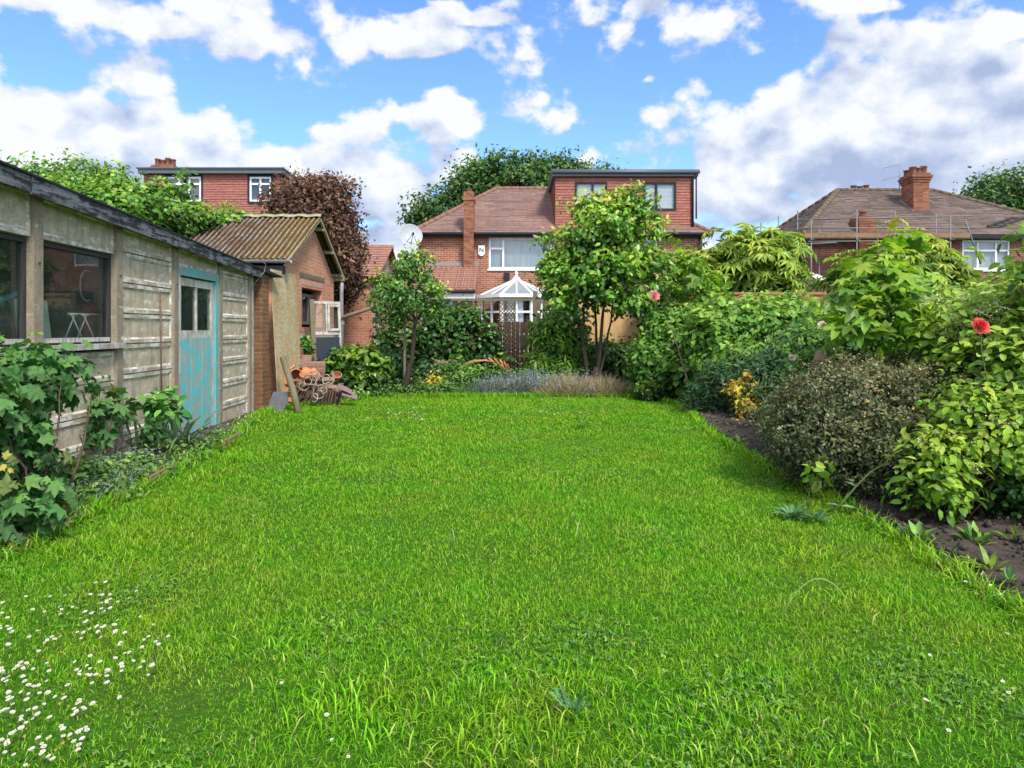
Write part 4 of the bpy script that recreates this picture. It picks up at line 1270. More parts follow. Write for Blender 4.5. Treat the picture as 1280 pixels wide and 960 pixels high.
# big chimney
def stack(parent, x0, x1, y0, y1, z0, z1, npots, mat='brick_chim', ph=.28, over=.05, rows=1):
    mb = MB(); mb.box(x0, x1, y0, y1, z0, z1 - .36)
    for k in range(3): mb.box(x0 - over * (k + 1) / 3, x1 + over * (k + 1) / 3, y0 - over * (k + 1) / 3, y1 + over * (k + 1) / 3, z1 - .358 + .09 * k, z1 - .362 + .09 * (k + 1))
    mb.box(x0 - over * .4, x1 + over * .4, y0 - over * .4, y1 + over * .4, z1 - .088, z1)
    ch = mb.build('chimney', M[mat], parent)
    for i in range(npots):
        for j in range(rows):
            x = x0 + (x1 - x0) * (i + .5) / npots; y = y0 + (y1 - y0) * (j + .5) / rows; h = ph * (1, .85, 1.1, .92)[(i + j) % 4]
            mb = MB(); mb.lathe((x, y, z1), [(.13, 0), (.115, h * .8), (.14, h * .84), (.14, h), (.11, h), (.1, h * .6)], 12); mb.build('chimney_pot', M['pot_dark'], ch)
    return ch


ch = stack(rh, 15.92, 16.55, 27.6, 28.45, 5.4, gz(216, 27.6), 3, rows=2, over=.10)
stack(rh, gx(1067, 31), gx(1091, 31), 31, 31.6, 6, gz(236.5, 31), 3, ph=.22)
ch2 = stack(rh, gx(1073, 25.85), gx(1094, 25.85), 25.8, 26.5, 3.5, gz(271, 25.85), 1, ph=.26, over=.03)
mb = MB(); mb.box(15.84, 16.62, 27.52, 27.598, gz(267, 27.55) - .05, gz(267, 27.55) + .05); mb.bar((15.88, 27.55, 6.0), (15.88, 28.5, 6.62), .03, .12); mb.build('flashing', M['lead'], ch)
# TV aerial
ae = thing('television_aerial', 'thin metal television aerial beside the tall brick chimney', 'aerial', at(1124, 232, 28.6))
p0, p1 = at(1124, 240, 28.6), at(1124.5, 205, 28.6)
mb = MB(); mb.tube([p0, p1], .016, 6); mb.build('mast', M['galv'], ae)
mb = MB()
for (px0, py0, px1, py1) in ((1106, 210, 1126, 204.5), (1105, 225, 1124, 220)):
    a, b = at(px0, py0, 28.5), at(px1, py1, 28.5); mb.tube([a, b], .012, 5)
    for k in range(6):
        q = a.lerp(b, (k + .3) / 6); mb.tube([q + Vector((.02, -.2, -.02)), q + Vector((-.02, .2, .02))], .006, 4)
mb.build('antenna', M['galv'], ae)
# roof ladder of dark bars
lad = thing('roof_ladder', 'dark metal rack lying on the right end of the brown roof', 'roof ladder', at(1245, 285, 26.5))
mb = MB(); sl = lambda Y: rez + (qz - rez) * (Y - f0) / (qy - f0) + .08
for dx in (0, .5):
    mb.bar((gx(1232, 26.3) + dx, 26.2, sl(26.2)), (gx(1246, 26.3) + 1.0 + dx, 26.9, sl(26.9)), .05, .05)
for k in range(5):
    f = k / 4; mb.bar((gx(1232, 26.3) + f * 1.45, 26.2 + .7 * f, sl(26.2 + .7 * f) + .01), (gx(1232, 26.3) + .5 + f * 1.45, 26.2 + .7 * f, sl(26.2 + .7 * f) + .01), .035, .035)
mb.build('bars', M['black_wood'], lad)
# lean-to with white bargeboard
mb = MB(); mb.bar(at(1008, 341, 25.4), at(1038, 352, 25.4), .04, .16); mb.build('bargeboard', M['white_upvc'], rh)

# scaffold
scf = thing('scaffold', 'grey tube scaffolding with timber boards round the eaves of the dark brick house', 'scaffolding', (rx0 + 2, 25.1, 0))
SYF, SYB = 24.9, 25.6
tubes = [(1014, SYF, 275), (1024, SYB, 284), (1071, SYF, 262), (1119, SYF, 264), (1170, SYB, 268), (1188, SYF, 270)]
for (px, Y, py) in tubes:
    mb = MB(); a = at(px, py, Y); mb.tube([(a.x, Y, 0), a], .026, 8); mb.build('standard', M['scaff'], scf)
for (px, Y, py) in ((997, 27.2, 263), (973, 29.0, 270), (951, 31.0, 278)):
    mb = MB(); a = at(px, py, Y); mb.tube([(a.x, Y, 0), a], .026, 8); mb.build('standard', M['scaff'], scf)
for (pa, ya, pb, yb, py0, py1) in ((1016, SYF, 1216, SYF, 274, 270), (998, SYF, 1220, SYF, 285.5, 284.5), (1010, SYB, 1214, SYB, 297, 297), (1010, SYF, 1130, SYF, 302, 301)):
    mb = MB(); mb.tube([at(pa, py0, ya), at(pb, py1, yb)], .024, 8); mb.build('ledger', M['scaff'], scf)
for (pa, ya, py0, pb, yb, py1) in ((1014, SYF, 285, 946, 31, 297), (1014, SYF, 275, 990, 28, 276), (997, SYF, 305.5, 1046, SYF, 303)):
    mb = MB(); mb.tube([at(pa, py0, ya), at(pb, py1, yb)], .024, 8); mb.build('ledger', M['scaff'], scf)
for px in (1014, 1071, 1119, 1188):
    mb = MB(); a = at(px, 300, SYF); mb.tube([(a.x, SYF - .2, a.z), (a.x + .02, 25.95, a.z)], .024, 8); mb.build('transom', M['scaff'], scf)
for (a, b) in (((1206, 274), (1226, 330)), ((1000, 317), (1020, 357))):
    mb = MB(); mb.tube([at(*a, SYF), at(*b, SYF)], .028, 8); mb.build('brace', M['scaff'], scf)
bz = gz(298.5, SYF)
mb = MB()
x0, x1 = gx(1005, SYF), gx(1212, SYF)
for k in range(3): mb.box(x0 + .05 * k, x1 - .07 * k, SYF + .02 + .235 * k, SYF + .24 + .235 * k, bz, bz + .04)
mb.box(x0, x1, SYF - .02, SYF + .015, bz + .045, bz + .21)
mb.build('boards', M['plank_raw'], scf)
mb = MB(); mb.box(rx0 - .3, rx0 + .0, SYF + .7, 31, bz, bz + .04); mb.build('boards', M['plank_raw'], scf)

# ================================================================== left house beyond the shed
lh = thing('flat_roofed_house', 'distant house with red tile hung upper storey and two white windows', 'house', (-14, 36, 0))
LY = 32.0; lx0, lx1 = gx(180, LY), gx(350, LY); lz1 = gz(218, LY); lz0 = gz(300, LY)
Xl = lambda px: gx(px, LY)
lw = [(Xl(208.5), Xl(251.5), gz(252, LY), gz(221, LY)), (Xl(312), Xl(339), gz(252, LY), gz(221, LY))]
mb = MB()
def hl(x0, x1, z0, z1): mb.lapped((x0, LY, z0), (x1, LY, z0), (x1, LY, z1), (x0, LY, z1), .11, .024, jit=.3, nx=max(1, int((x1 - x0) / .6)), seed=int(x0 * 5))
lo, hi = lw[0][2], lw[0][3]
hl(lx0, lx1, lz0, lo); hl(lx0, lx1, hi, lz1); hl(lx0, lw[0][0], lo, hi); hl(lw[0][1], lw[1][0], lo, hi); hl(lw[1][1], lx1, lo, hi)
for (a, b, c, d) in lw:
    for (p, q) in (((a, c), (b, c)), ((b, c), (b, d)), ((b, d), (a, d)), ((a, d), (a, c))):
        mb.quad((p[0], LY, p[1]), (q[0], LY, q[1]), (q[0], LY + .14, q[1]), (p[0], LY + .14, p[1]))
mb.lapped((lx1, LY, lz0), (lx1, 36.6, lz0), (lx1, 36.6, lz1), (lx1, LY, lz1), .11, .02); mb.quad((lx0, 36.6, lz0), (lx0, LY, lz0), (lx0, LY, lz1), (lx0, 36.6, lz1))
mb.build('upper_storey', M['hung_left'], lh)
for i, (a, b, c, d) in enumerate(lw):
    ml = ((a + (b - a) * .36), (a + (b - a) * .66)) if i == 0 else ((a + b) / 2,)
    window(lh, (0, LY, 0), UX, NY, a, b, c, d, .0, mull=ml, trans=((a + .07, b - .07, d - .33),), fw=.085, back='dim', bd=.05)
    mb = MB(); mb.box(a - .09, a - .002, LY - .03, LY + .02, c - .1, d + .38); mb.box(b + .002, b + .09, LY - .03, LY + .02, c - .1, d + .38); mb.box(a, b, LY - .03, LY + .02, d + .002, d + .38); mb.box(a, b, LY - .05, LY + .02, c - .12, c - .002); mb.build('window_surround', M['black_trim'], lh)
mb = MB(); zt = gz(212, LY); mb.box(lx0 - .15, lx1 + .2, LY - .25, 36.8, lz1 + .002, zt - .02); mb.box(lx0 - .2, lx1 + .25, LY - .32, 36.9, zt - .018, zt + .04); mb.build('flat_roof', M['grey_trim'], lh)
mb = MB(); mb.tube([(Xl(343), LY - .08, lz1), (Xl(343), LY - .08, lz0)], .05, 8); mb.build('downpipe', M['black_trim'], lh)
mb = MB(); mb.box(lx0 - .6, lx1 + .4, LY + .1, 40, 0, 6.3); mb.build('wall', M['brick_house'], lh)
stack(lh, gx(190, 34), gx(216, 34), 34, 34.6, 7, gz(206, 34), 4, ph=.36, over=.08)

# ================================================================== fences and pergola at the end of the garden
def board_fence(name, label, A, B, z1, mat, bw=.125, seed=0, rail=True, post=2.4):
    A, B = Vector(A), Vector(B); L = (B - A).length; u = (B - A).normalized(); n = u.cross(Z)
    t = thing(name, label, 'fence', (A + B) / 2)
    g = random.Random(seed); mb = MB(); x = 0; k = 0
    while x < L - .01:
        w = min(bw, L - x); d = .012 * (k % 2)
        mb.obox(A, u, n, x + .002, x + w - .002, .06, z1 - .02 + g.uniform(-.012, .012), d, d + .018); x += bw; k += 1
    mb.build('boards', M[mat], t)
    mb = MB()
    for z in (.35, 1.0, z1 - .25): mb.obox(A, u, n, 0, L, z - .04, z + .04, -.05, -.002)
    if rail: mb.obox(A, u, n, -.02, L + .02, z1 - .005, z1 + .05, -.03, .07)
    mb.build('rails', M[mat], t)
    for k in range(int(L / post) + 1):
        mb = MB(); x = min(k * post, L); mb.obox(A, u, n, x - .045, x + .045, 0, z1 + .06, -.15, -.052); mb.build('post', M[mat], t)
    return t


board_fence('wooden_fence', 'pale new timber board fence behind the central tree', (1.45, 17.6, 0), (4.15, 17.6, 0), gz(371, 17.6), 'fence_new', seed=1)
board_fence('wooden_fence', 'orange brown board fence behind the leafy shrubs at the back right', (4.15, 17.55, 0), (12.5, 17.55, 0), gz(368, 17.6), 'fence_brown', seed=2)
board_fence('wooden_fence', 'brown side fence running behind the right hand shrubs', (6.0, 17.4, 0), (6.0, 1.2, 0), 1.62, 'fence_brown', seed=3)

perg = thing('garden_gateway', 'brown timber gate panel with trellis below a tall pergola post and crossbar', 'gateway', (.1, 17, 0))
PYY = 17.0
mb = MB(); a = gx(669, PYY); mb.box(a - .055, a + .055, PYY - .055, PYY + .055, 0, gz(364, PYY)); mb.build('post', M['post_wood'], perg)
mb = MB(); a = gx(620, PYY); mb.box(a - .045, a + .045, PYY - .045, PYY + .045, 0, gz(404, PYY)); mb.build('post', M['gate_wood'], perg)
mb = MB(); mb.bar(at(560, 374.5, PYY), at(664, 374.5, PYY), .07, .06); mb.build('crossbar', M['post_wood'], perg)
mb = MB(); x = gx(623, PYY); k = 0
while x < gx(665, PYY): mb.box(x + .003, x + .10, PYY + .03, PYY + .05, .1, gz(402, PYY) - .01 * (k % 2)); x += .105; k += 1
mb.box(gx(623, PYY), gx(665, PYY), PYY + .052, PYY + .08, .5, .58); mb.build('boards', M['gate_wood'], perg)
mb = MB(); x0, x1, z0, z1 = gx(624, PYY), gx(645, PYY), .35, gz(378, PYY)
for q in np.arange(-1.3, .5, .085):
    for sgn in (1, -1):
        # diagonal laths clipped to the panel
        pts = []
        for z in (z0, z1):
            x = x0 + (q + (z - z0) * .8 if sgn > 0 else (x1 - x0) - q - (z - z0) * .8)
            pts.append((x, z))
        (xa_, za_), (xb_, zb_) = pts
        def clip(xa_, za_, xb_, zb_):
            for _ in range(2):
                if xa_ < x0: za_ += (x0 - xa_) / (xb_ - xa_) * (zb_ - za_); xa_ = x0
                if xa_ > x1: za_ += (x1 - xa_) / (xb_ - xa_) * (zb_ - za_); xa_ = x1
                xa_, za_, xb_, zb_ = xb_, zb_, xa_, za_
            return xa_, za_, xb_, zb_
        lo_, hi_ = min(xa_, xb_), max(xa_, xb_)
        if hi_ < x0 + .02 or lo_ > x1 - .02: continue
        r_ = clip(xa_, za_, xb_, zb_)
        if abs(r_[1] - r_[3]) > .03: mb.bar((r_[0], PYY + .01 * sgn, r_[1]), (r_[2], PYY + .01 * sgn, r_[3]), .022, .008, roll=math.pi / 2)
mb.build('trellis', M['lattice'], perg)


# ================================================================== trees behind the houses
def tree(name, label, base, blobs, ncl, per, spread, size, tmpl, mat, seed, trunk_r=.3, limbs=16, cat='tree', bark='bark', path=None, group=None, **kw):
    t = thing(name, label, cat, base, group)
    _, C = foliage(t, blobs, ncl, per, spread, size, tmpl, mat, seed, name='crown', **kw)
    mb = MB(); rg = random.Random(seed)
    cz = np.array(blobs)[:, 2].mean(); cxm = np.array(blobs)[:, 0].mean(); cym = np.array(blobs)[:, 1].mean()
    top = Vector((cxm, cym, cz))
    path = path or curve(Vector(base) - Z * .1, top, (rg.uniform(-.2, .2), 0, 0), 7, trunk_r * .3, rg)
    mb.tube(path, [trunk_r * (1 - .75 * i / (len(path) - 1)) for i in range(len(path))], 9)
    twigs(mb, path[len(path) // 2:], pick(C, limbs, seed), trunk_r * .3, seed, sag=-.2, jit=trunk_r * .2)
    mb.build('trunk', M[bark], t)
    return t


tree('broadleaf_tree', 'large dark green tree rising behind the brown roof and chimney of the brick house', (.5, 37, 0),
     [E(650, 240, 37, 62, 46), E(590, 245, 37, 34, 34), E(548, 262, 36.5, 36, 22), E(700, 225, 37, 34, 30), E(738, 222, 37, 26, 14), E(662, 212, 37, 30, 18), E(600, 218, 37, 26, 16), E(522, 272, 36.5, 16, 10), E(640, 285, 37, 80, 30)],
     760, 34, .30, .24, 'dia', 'dark_tree', 11, .4, 40, rnd=.7)
tree('broadleaf_tree', 'dark green tree behind the right end of the scaffolded house roof', (25, 36, 0),
     [E(1250, 250, 36, 46, 30), E(1285, 235, 36, 40, 28), E(1218, 246, 36, 18, 12), E(1330, 260, 36, 50, 44), E(1270, 290, 36, 60, 30)],
     480, 34, .30, .24, 'dia', 'dark_tree', 12, .4, 20, rnd=.7)
tree('broadleaf_tree', 'bushy green tree seen over the dark roof edge of the concrete shed', (-12.2, 20, 0),
     [E(100, 240, 20, 56, 34), E(60, 232, 20, 34, 24), E(140, 236, 20, 26, 24), E(110, 280, 20, 90, 50), E(20, 250, 20, 50, 40)],
     480, 30, .22, .15, 'ovate', 'young', 13, .25, 16, tbias=-.12)
tree('copper_beech', 'rounded bush with dry brown leaves behind the mossy corrugated roof', (gx(388, 17.9), 17.9, 0),
     [E(385, 275, 17.9, 48, 48), E(349, 298, 17.9, 22, 32), E(420, 270, 17.9, 20, 34), E(425, 315, 17.6, 24, 36), E(438, 345, 17.4, 12, 18), E(402, 240, 17.9, 22, 16), E(432, 240, 17.9, 6, 10), E(405, 330, 17.9, 40, 60)],
     900, 50, .15, .10, 'ovate', 'beech', 14, .14, 24, cat='tree', rnd=.8, shell=.55)

# ivy mass climbing over the garage roof behind the shed
t = bush('ivy', 'bright green ivy heaped over the left part of the mossy corrugated roof', 'ivy', (-8.2, 13.9, 0),
         [E(178, 272, 13.6, 62, 28, 1.0), E(120, 268, 13.4, 60, 36, 1.0), E(225, 276, 13.7, 40, 15, .7), E(142, 244, 13.8, 30, 16, .6), E(60, 270, 13.2, 60, 40, 1.0), E(258, 279, 14.2, 30, 8, .3), E(190, 246, 13.8, 16, 12, .4)],
         820, 30, .11, .09, 'round', 'ivy_roof', 15, 0, up=.8)
foliage(t, [E(268, 281, 14.3, 34, 8, .2), E(294, 270, 14.57, 24, 4, .1)], 60, 16, .06, .08, 'round', 'ivy_roof', 16, name='trailing_stems', up=1.0)
foliage(t, [E(288, 266, 14.7, 12, 9, .15), E(284, 259, 14.7, 5, 7, .1)], 26, 12, .07, .10, 'lance', 'fatsia', 17, name='leaves', up=.4)
foliage(t, [E(232, 232, 14, 7, 22, .12), E(205, 236, 14, 16, 12, .3)], 40, 12, .07, .10, 'ovate', 'ivy_roof', 18, name='leaves', up=.4)
mb = MB(); twigs(mb, [(-8.2, 13.0, 0), (-7.6, 13.0, .3)], [(-7.6, 13.4, 3.2), (-8.6, 13.4, 3.4), (-8.0, 13.6, 3.6)], .04, 5); mb.build('stem', M['bark'], t)

# ================================================================== the two small garden trees
cb = Vector((1.76, 14.75, 0))
cam_tree = thing('evergreen_tree', 'rounded glossy leaved small tree with several dark stems in the middle of the garden end', 'tree', cb)
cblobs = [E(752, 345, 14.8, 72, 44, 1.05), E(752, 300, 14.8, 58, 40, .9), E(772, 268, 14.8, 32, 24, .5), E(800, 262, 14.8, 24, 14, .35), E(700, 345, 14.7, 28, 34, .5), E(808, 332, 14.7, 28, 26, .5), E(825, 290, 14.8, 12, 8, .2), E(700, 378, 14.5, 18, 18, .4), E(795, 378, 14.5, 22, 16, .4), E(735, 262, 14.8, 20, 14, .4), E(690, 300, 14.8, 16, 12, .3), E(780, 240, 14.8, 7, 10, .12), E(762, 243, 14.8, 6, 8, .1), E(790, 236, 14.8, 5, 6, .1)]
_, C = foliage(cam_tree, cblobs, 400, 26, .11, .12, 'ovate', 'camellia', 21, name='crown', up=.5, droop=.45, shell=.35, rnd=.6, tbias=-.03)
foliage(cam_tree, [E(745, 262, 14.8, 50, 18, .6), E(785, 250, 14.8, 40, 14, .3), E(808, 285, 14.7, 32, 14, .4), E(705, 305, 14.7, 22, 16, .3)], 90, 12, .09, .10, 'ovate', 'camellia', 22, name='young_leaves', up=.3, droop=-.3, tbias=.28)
mb = MB(); rg = random.Random(4)
stems = []
for (e, r, bend) in (((1.62, 14.8, 2.3), .036, (-.16, 0, 0)), ((1.95, 14.7, 2.4), .040, (.02, 0, 0)), ((2.2, 14.8, 2.3), .026, (.05, 0, 0)), ((1.75, 15.0, 2.7), .03, (.05, .1, 0))):
    pts = curve(cb + Vector((rg.uniform(-.08, .08), rg.uniform(-.05, .05), -.05)), Vector(e), bend, 9, .02, rg); stems.append(pts)
    mb.tube(pts, [r * (1.3 - .8 * i / 9) for i in range(10)], 9)
mb.tube([cb - Z * .1, cb + Z * .25, cb + Vector((.02, 0, .55))], [.10, .085, .05], 10)
twigs(mb, [p for s in stems for p in s[4:]], pick(C, 70, 3), .02, 9, sag=-.25)
mb.build('trunk', M['bark'], cam_tree)

yb = Vector((gx(509, 14.1), 14.1, 0))
yt = thing('sapling', 'small leaning tree with thin crooked trunk and leafy crown left of centre', 'tree', yb)
ybl = [E(512, 370, 14.1, 40, 34, .6), E(490, 375, 14.1, 28, 26, .5), E(515, 335, 14.1, 26, 18, .4), E(540, 374, 14.1, 16, 20, .4), E(524, 322, 14.1, 18, 8, .2), E(552, 392, 14.1, 10, 14, .2), E(475, 352, 14.1, 14, 12, .25), E(488, 398, 14.1, 18, 8, .3)]
_, C = foliage(yt, ybl, 190, 20, .08, .085, 'ovate', 'young', 23, name='crown', shell=.35, rnd=.7, droop=.2, tbias=-.05)
foliage(yt, [E(520, 322, 14.1, 22, 10, .3), E(475, 350, 14.1, 14, 10, .2), E(548, 368, 14.1, 14, 14, .2)], 45, 10, .07, .085, 'ovate', 'young', 24, name='young_leaves', up=.3, droop=-.3, tbias=.3)
tp = [yb - Z * .05, at(508, 478, 14.1), at(511, 462, 14.1), at(515, 448, 14.1), at(517, 425, 14.1), at(519, 402, 14.1), at(514, 385, 14.1), at(512, 365, 14.1), at(514, 340, 14.1)]
mb = MB(); mb.tube(tp, [.065, .055, .058, .046, .042, .036, .03, .022, .012], 9); twigs(mb, tp[4:], pick(C, 40, 6), .015, 8, sag=-.2); mb.build('trunk', M['bark'], yt)
mb = MB(); a = gx(506, 14.25); mb.bar((a, 14.25, 0), (a, 14.25, gz(384, 14.25)), .045, .045)
tag(mb.build('tree_stake', M['post_wood'], None, (a, 14.25, 0)), 'pale square wooden stake beside the thin crooked trunk', 'stake')

# ================================================================== plants along the end of the garden
t = bush('ivy_hedge', 'dense dark ivy covering the fence between the small tree and the gate', 'ivy hedge', (-1.9, 16.6, 0),
         [E(585, 425, 16.6, 38, 36, .45), E(545, 430, 16.6, 44, 40, .5), E(500, 440, 16.4, 36, 36, .5), E(610, 440, 16.6, 14, 40, .35), E(575, 398, 16.6, 26, 14, .3), E(545, 400, 16.8, 20, 26, .4), E(630, 402, 16.8, 12, 6, .2), E(560, 470, 16.4, 80, 16, .4)],
         560, 26, .11, .10, 'round', 'ivy', 31, 6, up=.4, tbias=-.02)
t = bush('ivy_hedge', 'dark ivy hedge behind the trunk of the central glossy tree', 'ivy hedge', (2.6, 16.9, 0),
         [E(750, 455, 16.9, 30, 26, .4), E(785, 455, 16.9, 36, 26, .4), E(815, 400, 16.9, 14, 42, .35), E(770, 442, 16.9, 50, 10, .3), E(730, 438, 17.0, 10, 10, .3), E(826, 372, 17, 12, 14, .2)],
         380, 24, .11, .09, 'round', 'ivy', 32, 5, up=.35, tbias=-.05)
bush('laurel', 'low laurel with large bright yellow green leaves beside the rubble heap', 'shrub', (gx(445, 14.3), 14.3, 0),
     [E(445, 455, 14.3, 38, 20, .5), E(420, 462, 14.2, 18, 18, .4), E(470, 462, 14.3, 16, 16, .35), E(450, 478, 14.2, 34, 12, .4)],
     110, 16, .09, .17, 'ovate', 'laurel', 33, 12, up=.9, droop=.1)
bush('shrub', 'dark leaved shrub between the bright laurel and the thin crooked trunk', 'shrub', (gx(482, 14.6), 14.6, 0),
     [E(484, 462, 14.6, 24, 24, .4), E(470, 478, 14.4, 30, 14, .4), E(420, 480, 13.9, 16, 14, .3), E(530, 470, 15, 24, 20, .4)],
     150, 18, .08, .085, 'ovate', 'bluegreen', 34, 8)
bush('rhododendron', 'shrub with long drooping dark leaves right of the gate panel', 'shrub', (gx(700, 15.9), 15.9, 0),
     [E(700, 430, 15.9, 34, 38, .5), E(685, 405, 16, 18, 20, .4), E(715, 410, 15.9, 20, 20, .4), E(680, 450, 15.7, 22, 20, .4), E(705, 462, 15.6, 34, 16, .4)],
     170, 14, .08, .22, 'lance', 'camellia', 35, 14, up=.5, droop=.4, tbias=-.02)
foliage(bpy.data.objects['rhododendron'], [E(700, 425, 15.9, 34, 42, .45)], 110, 16, .1, .11, 'ovate', 'mixed', 36, name='leaves')
bush('shrub', 'leafy bright green shrub right of the central tree with upright bare thorny stems', 'shrub', (gx(838, 13.7), 13.7, 0),
     [E(840, 440, 13.7, 44, 40, .6), E(812, 452, 13.5, 24, 34, .4), E(868, 430, 13.8, 28, 44, .5), E(835, 400, 13.8, 18, 16, .3), E(850, 475, 13.4, 50, 22, .4)],
     380, 20, .10, .10, 'ovate', 'mixed', 37, 22, up=.6, tbias=.04)
mb = MB(); mb.tube([(gx(863, 12.0), 12.0, 0), at(858, 470, 12.0), at(846, 430, 12.2), at(838, 405, 12.3)], [.022, .018, .014, .008], 6); mb.tube([(gx(868, 12.0), 12.0, 0), at(870, 470, 12.0), at(875, 445, 12.1)], [.014, .012, .006], 6); mb.tube([at(846, 430, 12.2), at(858, 412, 12.2)], [.008, .004], 5)
rz = thing('thorny_rose', 'bare pale thorny stem rising from the soil in front of the bright green shrub', 'rose stem', (gx(864, 12.0), 12.0, 0)); mb.build('stem', M['bark_pale'], rz)
bush('broad_shrub', 'broad light green shrub filling the bed between the thorny stem and the dark dome bush', 'shrub', (gx(935, 12.3), 12.3, 0),
     [E(930, 410, 12.3, 60, 40, .9), E(900, 420, 12.0, 40, 36, .6), E(985, 415, 12.0, 44, 42, .8), E(960, 396, 12.5, 46, 18, .6), E(1010, 398, 12.2, 30, 20, .5), E(905, 402, 12.8, 30, 14, .5), E(985, 380, 12.6, 16, 12, .3), E(960, 450, 11.4, 90, 24, .7)],
     900, 18, .10, .12, 'ovate', 'mixed', 38, 26, up=.7, tbias=.12)
foliage(bpy.data.objects['broad_shrub'], [E(960, 405, 12.2, 56, 22, .7), E(905, 415, 11.9, 34, 26, .5), E(1000, 400, 12, 34, 24, .6)], 60, 9, .10, .15, 'maple', 'maple', 138, name='lobed_leaves', up=.9, tbias=-.12)
bush('wallflower', 'dark blue green shrub with narrow leaves behind the small yellow plant', 'shrub', (gx(935, 10.6), 10.9, 0),
     [E(915, 478, 10.9, 46, 34, .5), E(965, 470, 10.5, 44, 40, .6), E(1005, 450, 10.2, 40, 36, .6), E(885, 495, 11.2, 26, 18, .4), E(960, 505, 10.2, 36, 20, .4), E(1010, 430, 10.6, 34, 24, .5)],
     560, 20, .09, .105, 'lance', 'bluegreen', 39, 20, up=.4, droop=.1, tbias=-.05)
bush('broad_leaf_plant', 'low clump of rounded mid green leaves below the thorny stem', 'plant', (gx(845, 13.0), 13.0, 0),
     [E(845, 472, 13.0, 30, 18, .35), E(870, 482, 12.8, 20, 14, .3)], 60, 12, .08, .13, 'round', 'mixed', 40, 6, up=.9, tbias=-.05)
bush('peony', 'small rounded bright green leafy clump on the far corner of the lawn', 'plant', (gx(818, 13.2), 13.2, 0),
     [E(818, 484, 13.2, 20, 13, .3), E(808, 490, 13.1, 12, 8, .2)], 60, 16, .05, .085, 'ovate', 'laurel', 41, 8, up=.7, tbias=-.12)
bush('lavender', 'small silvery lavender clump on the lawn edge near the thorny stem', 'plant', (gx(884, 11.2), 11.2, 0),
     [E(886, 508, 11.2, 22, 14, .3), E(868, 512, 11.3, 12, 10, .2)], 70, 18, .06, .06, 'lance', 'silver', 42, 10, up=.8, droop=-.6)

# lavender / dry mound and forget-me-nots at the end of the lawn
g = np.random.default_rng(50)


def stalks(parent, name, blob, n, L, mat, seed, wid=.006, lean=.5, loc=None, tips=None):
    g = np.random.default_rng(seed); cx_, cy_, rx, ry = blob
    r = np.sqrt(g.random(n)); a = g.random(n) * 2 * np.pi
    P = np.stack([cx_ + rx * r * np.cos(a), cy_ + ry * r * np.sin(a), np.zeros(n) + .02], 1)
    D = np.stack([np.cos(a) * r * lean * 1.2 + g.normal(size=n) * .18, np.sin(a) * r * lean + g.normal(size=n) * .18, np.ones(n)], 1)
    S = L * (.65 + .5 * g.random(n)) * (1 - .35 * r ** 2)
    N = norm(g.normal(size=(n, 3)) * .8 + np.array((0, -1, .2)))
    tm = Tmpl([(-wid, 0, 0), (wid, 0, 0), (wid * .8, .6, 0), (-wid * .8, .6, 0), (0, 1, -.03)], [(0, 1, 2, 3), (3, 2, 4)])
    tm.v[:, 0] /= L
    me = leaf_mesh(name, P, N, D, S, np.clip(.5 + g.normal(size=n) * .25, 0, 1), tm, L_[mat]); link_mesh(name, me, parent, loc)
    if tips:
        D = norm(D); k = g.random(n) < tips[2]
        Q = (P + D * S[:, None])[k]
        Q = np.repeat(Q, 4, 0) + g.normal(size=(k.sum() * 4, 3)) * np.array((.008, .008, .018))
        me = leaf_mesh(tips[0], Q, g.normal(size=Q.shape), g.normal(size=Q.shape) + np.array((0, 0, .6)), np.full(len(Q), tips[3]), g.random(len(Q)), 'tiny', L_[tips[1]]); link_mesh(tips[0], me, parent, loc)


t = thing('lavender', 'wide dry straw coloured lavender mound with faint lilac tips under the central tree', 'plant', (gx(728, 14.15), 14.15, 0))
for (px, rx, L, sd) in ((715, .50, .50, 1), (755, .45, .46, 2), (690, .30, .40, 3), (775, .25, .34, 4)):
    stalks(t, 'stalks', (gx(px, 14.2), 14.2, rx, .36), int(2600 * rx), L, 'straw', 60 + sd, .0055, 1.0, None, ('blossoms', 'lilac', .14 if px < 740 else .04, .026))
foliage(t, [E(725, 488, 14.1, 48, 9, .34)], 120, 16, .05, .05, 'lance', 'silver', 61, name='foliage', droop=-.5)
t = thing('forget_me_nots', 'hazy patch of pale blue forget-me-nots in front of the gate panel', 'flowers', (gx(640, 14.4), 14.4, 0))
for (px, rx, L, sd, fl) in ((612, .38, .36, 1, .5), (645, .42, .46, 2, .9), (668, .34, .50, 3, .9), (585, .35, .28, 4, .12), (560, .3, .28, 5, .05), (690, .3, .4, 6, .5)):
    stalks(t, 'stalks', (gx(px, 14.4), 14.4, rx, .38), int(2200 * rx), L, 'low' if px < 600 else 'silver', 70 + sd, .006, .6, None, ('blossoms', 'fmn' if px > 600 else 'cream', fl * .22, .026))
foliage(t, [E(630, 485, 14.3, 56, 9, .34)], 160, 16, .05, .05, 'lance', 'silver', 71, name='foliage', droop=-.4)

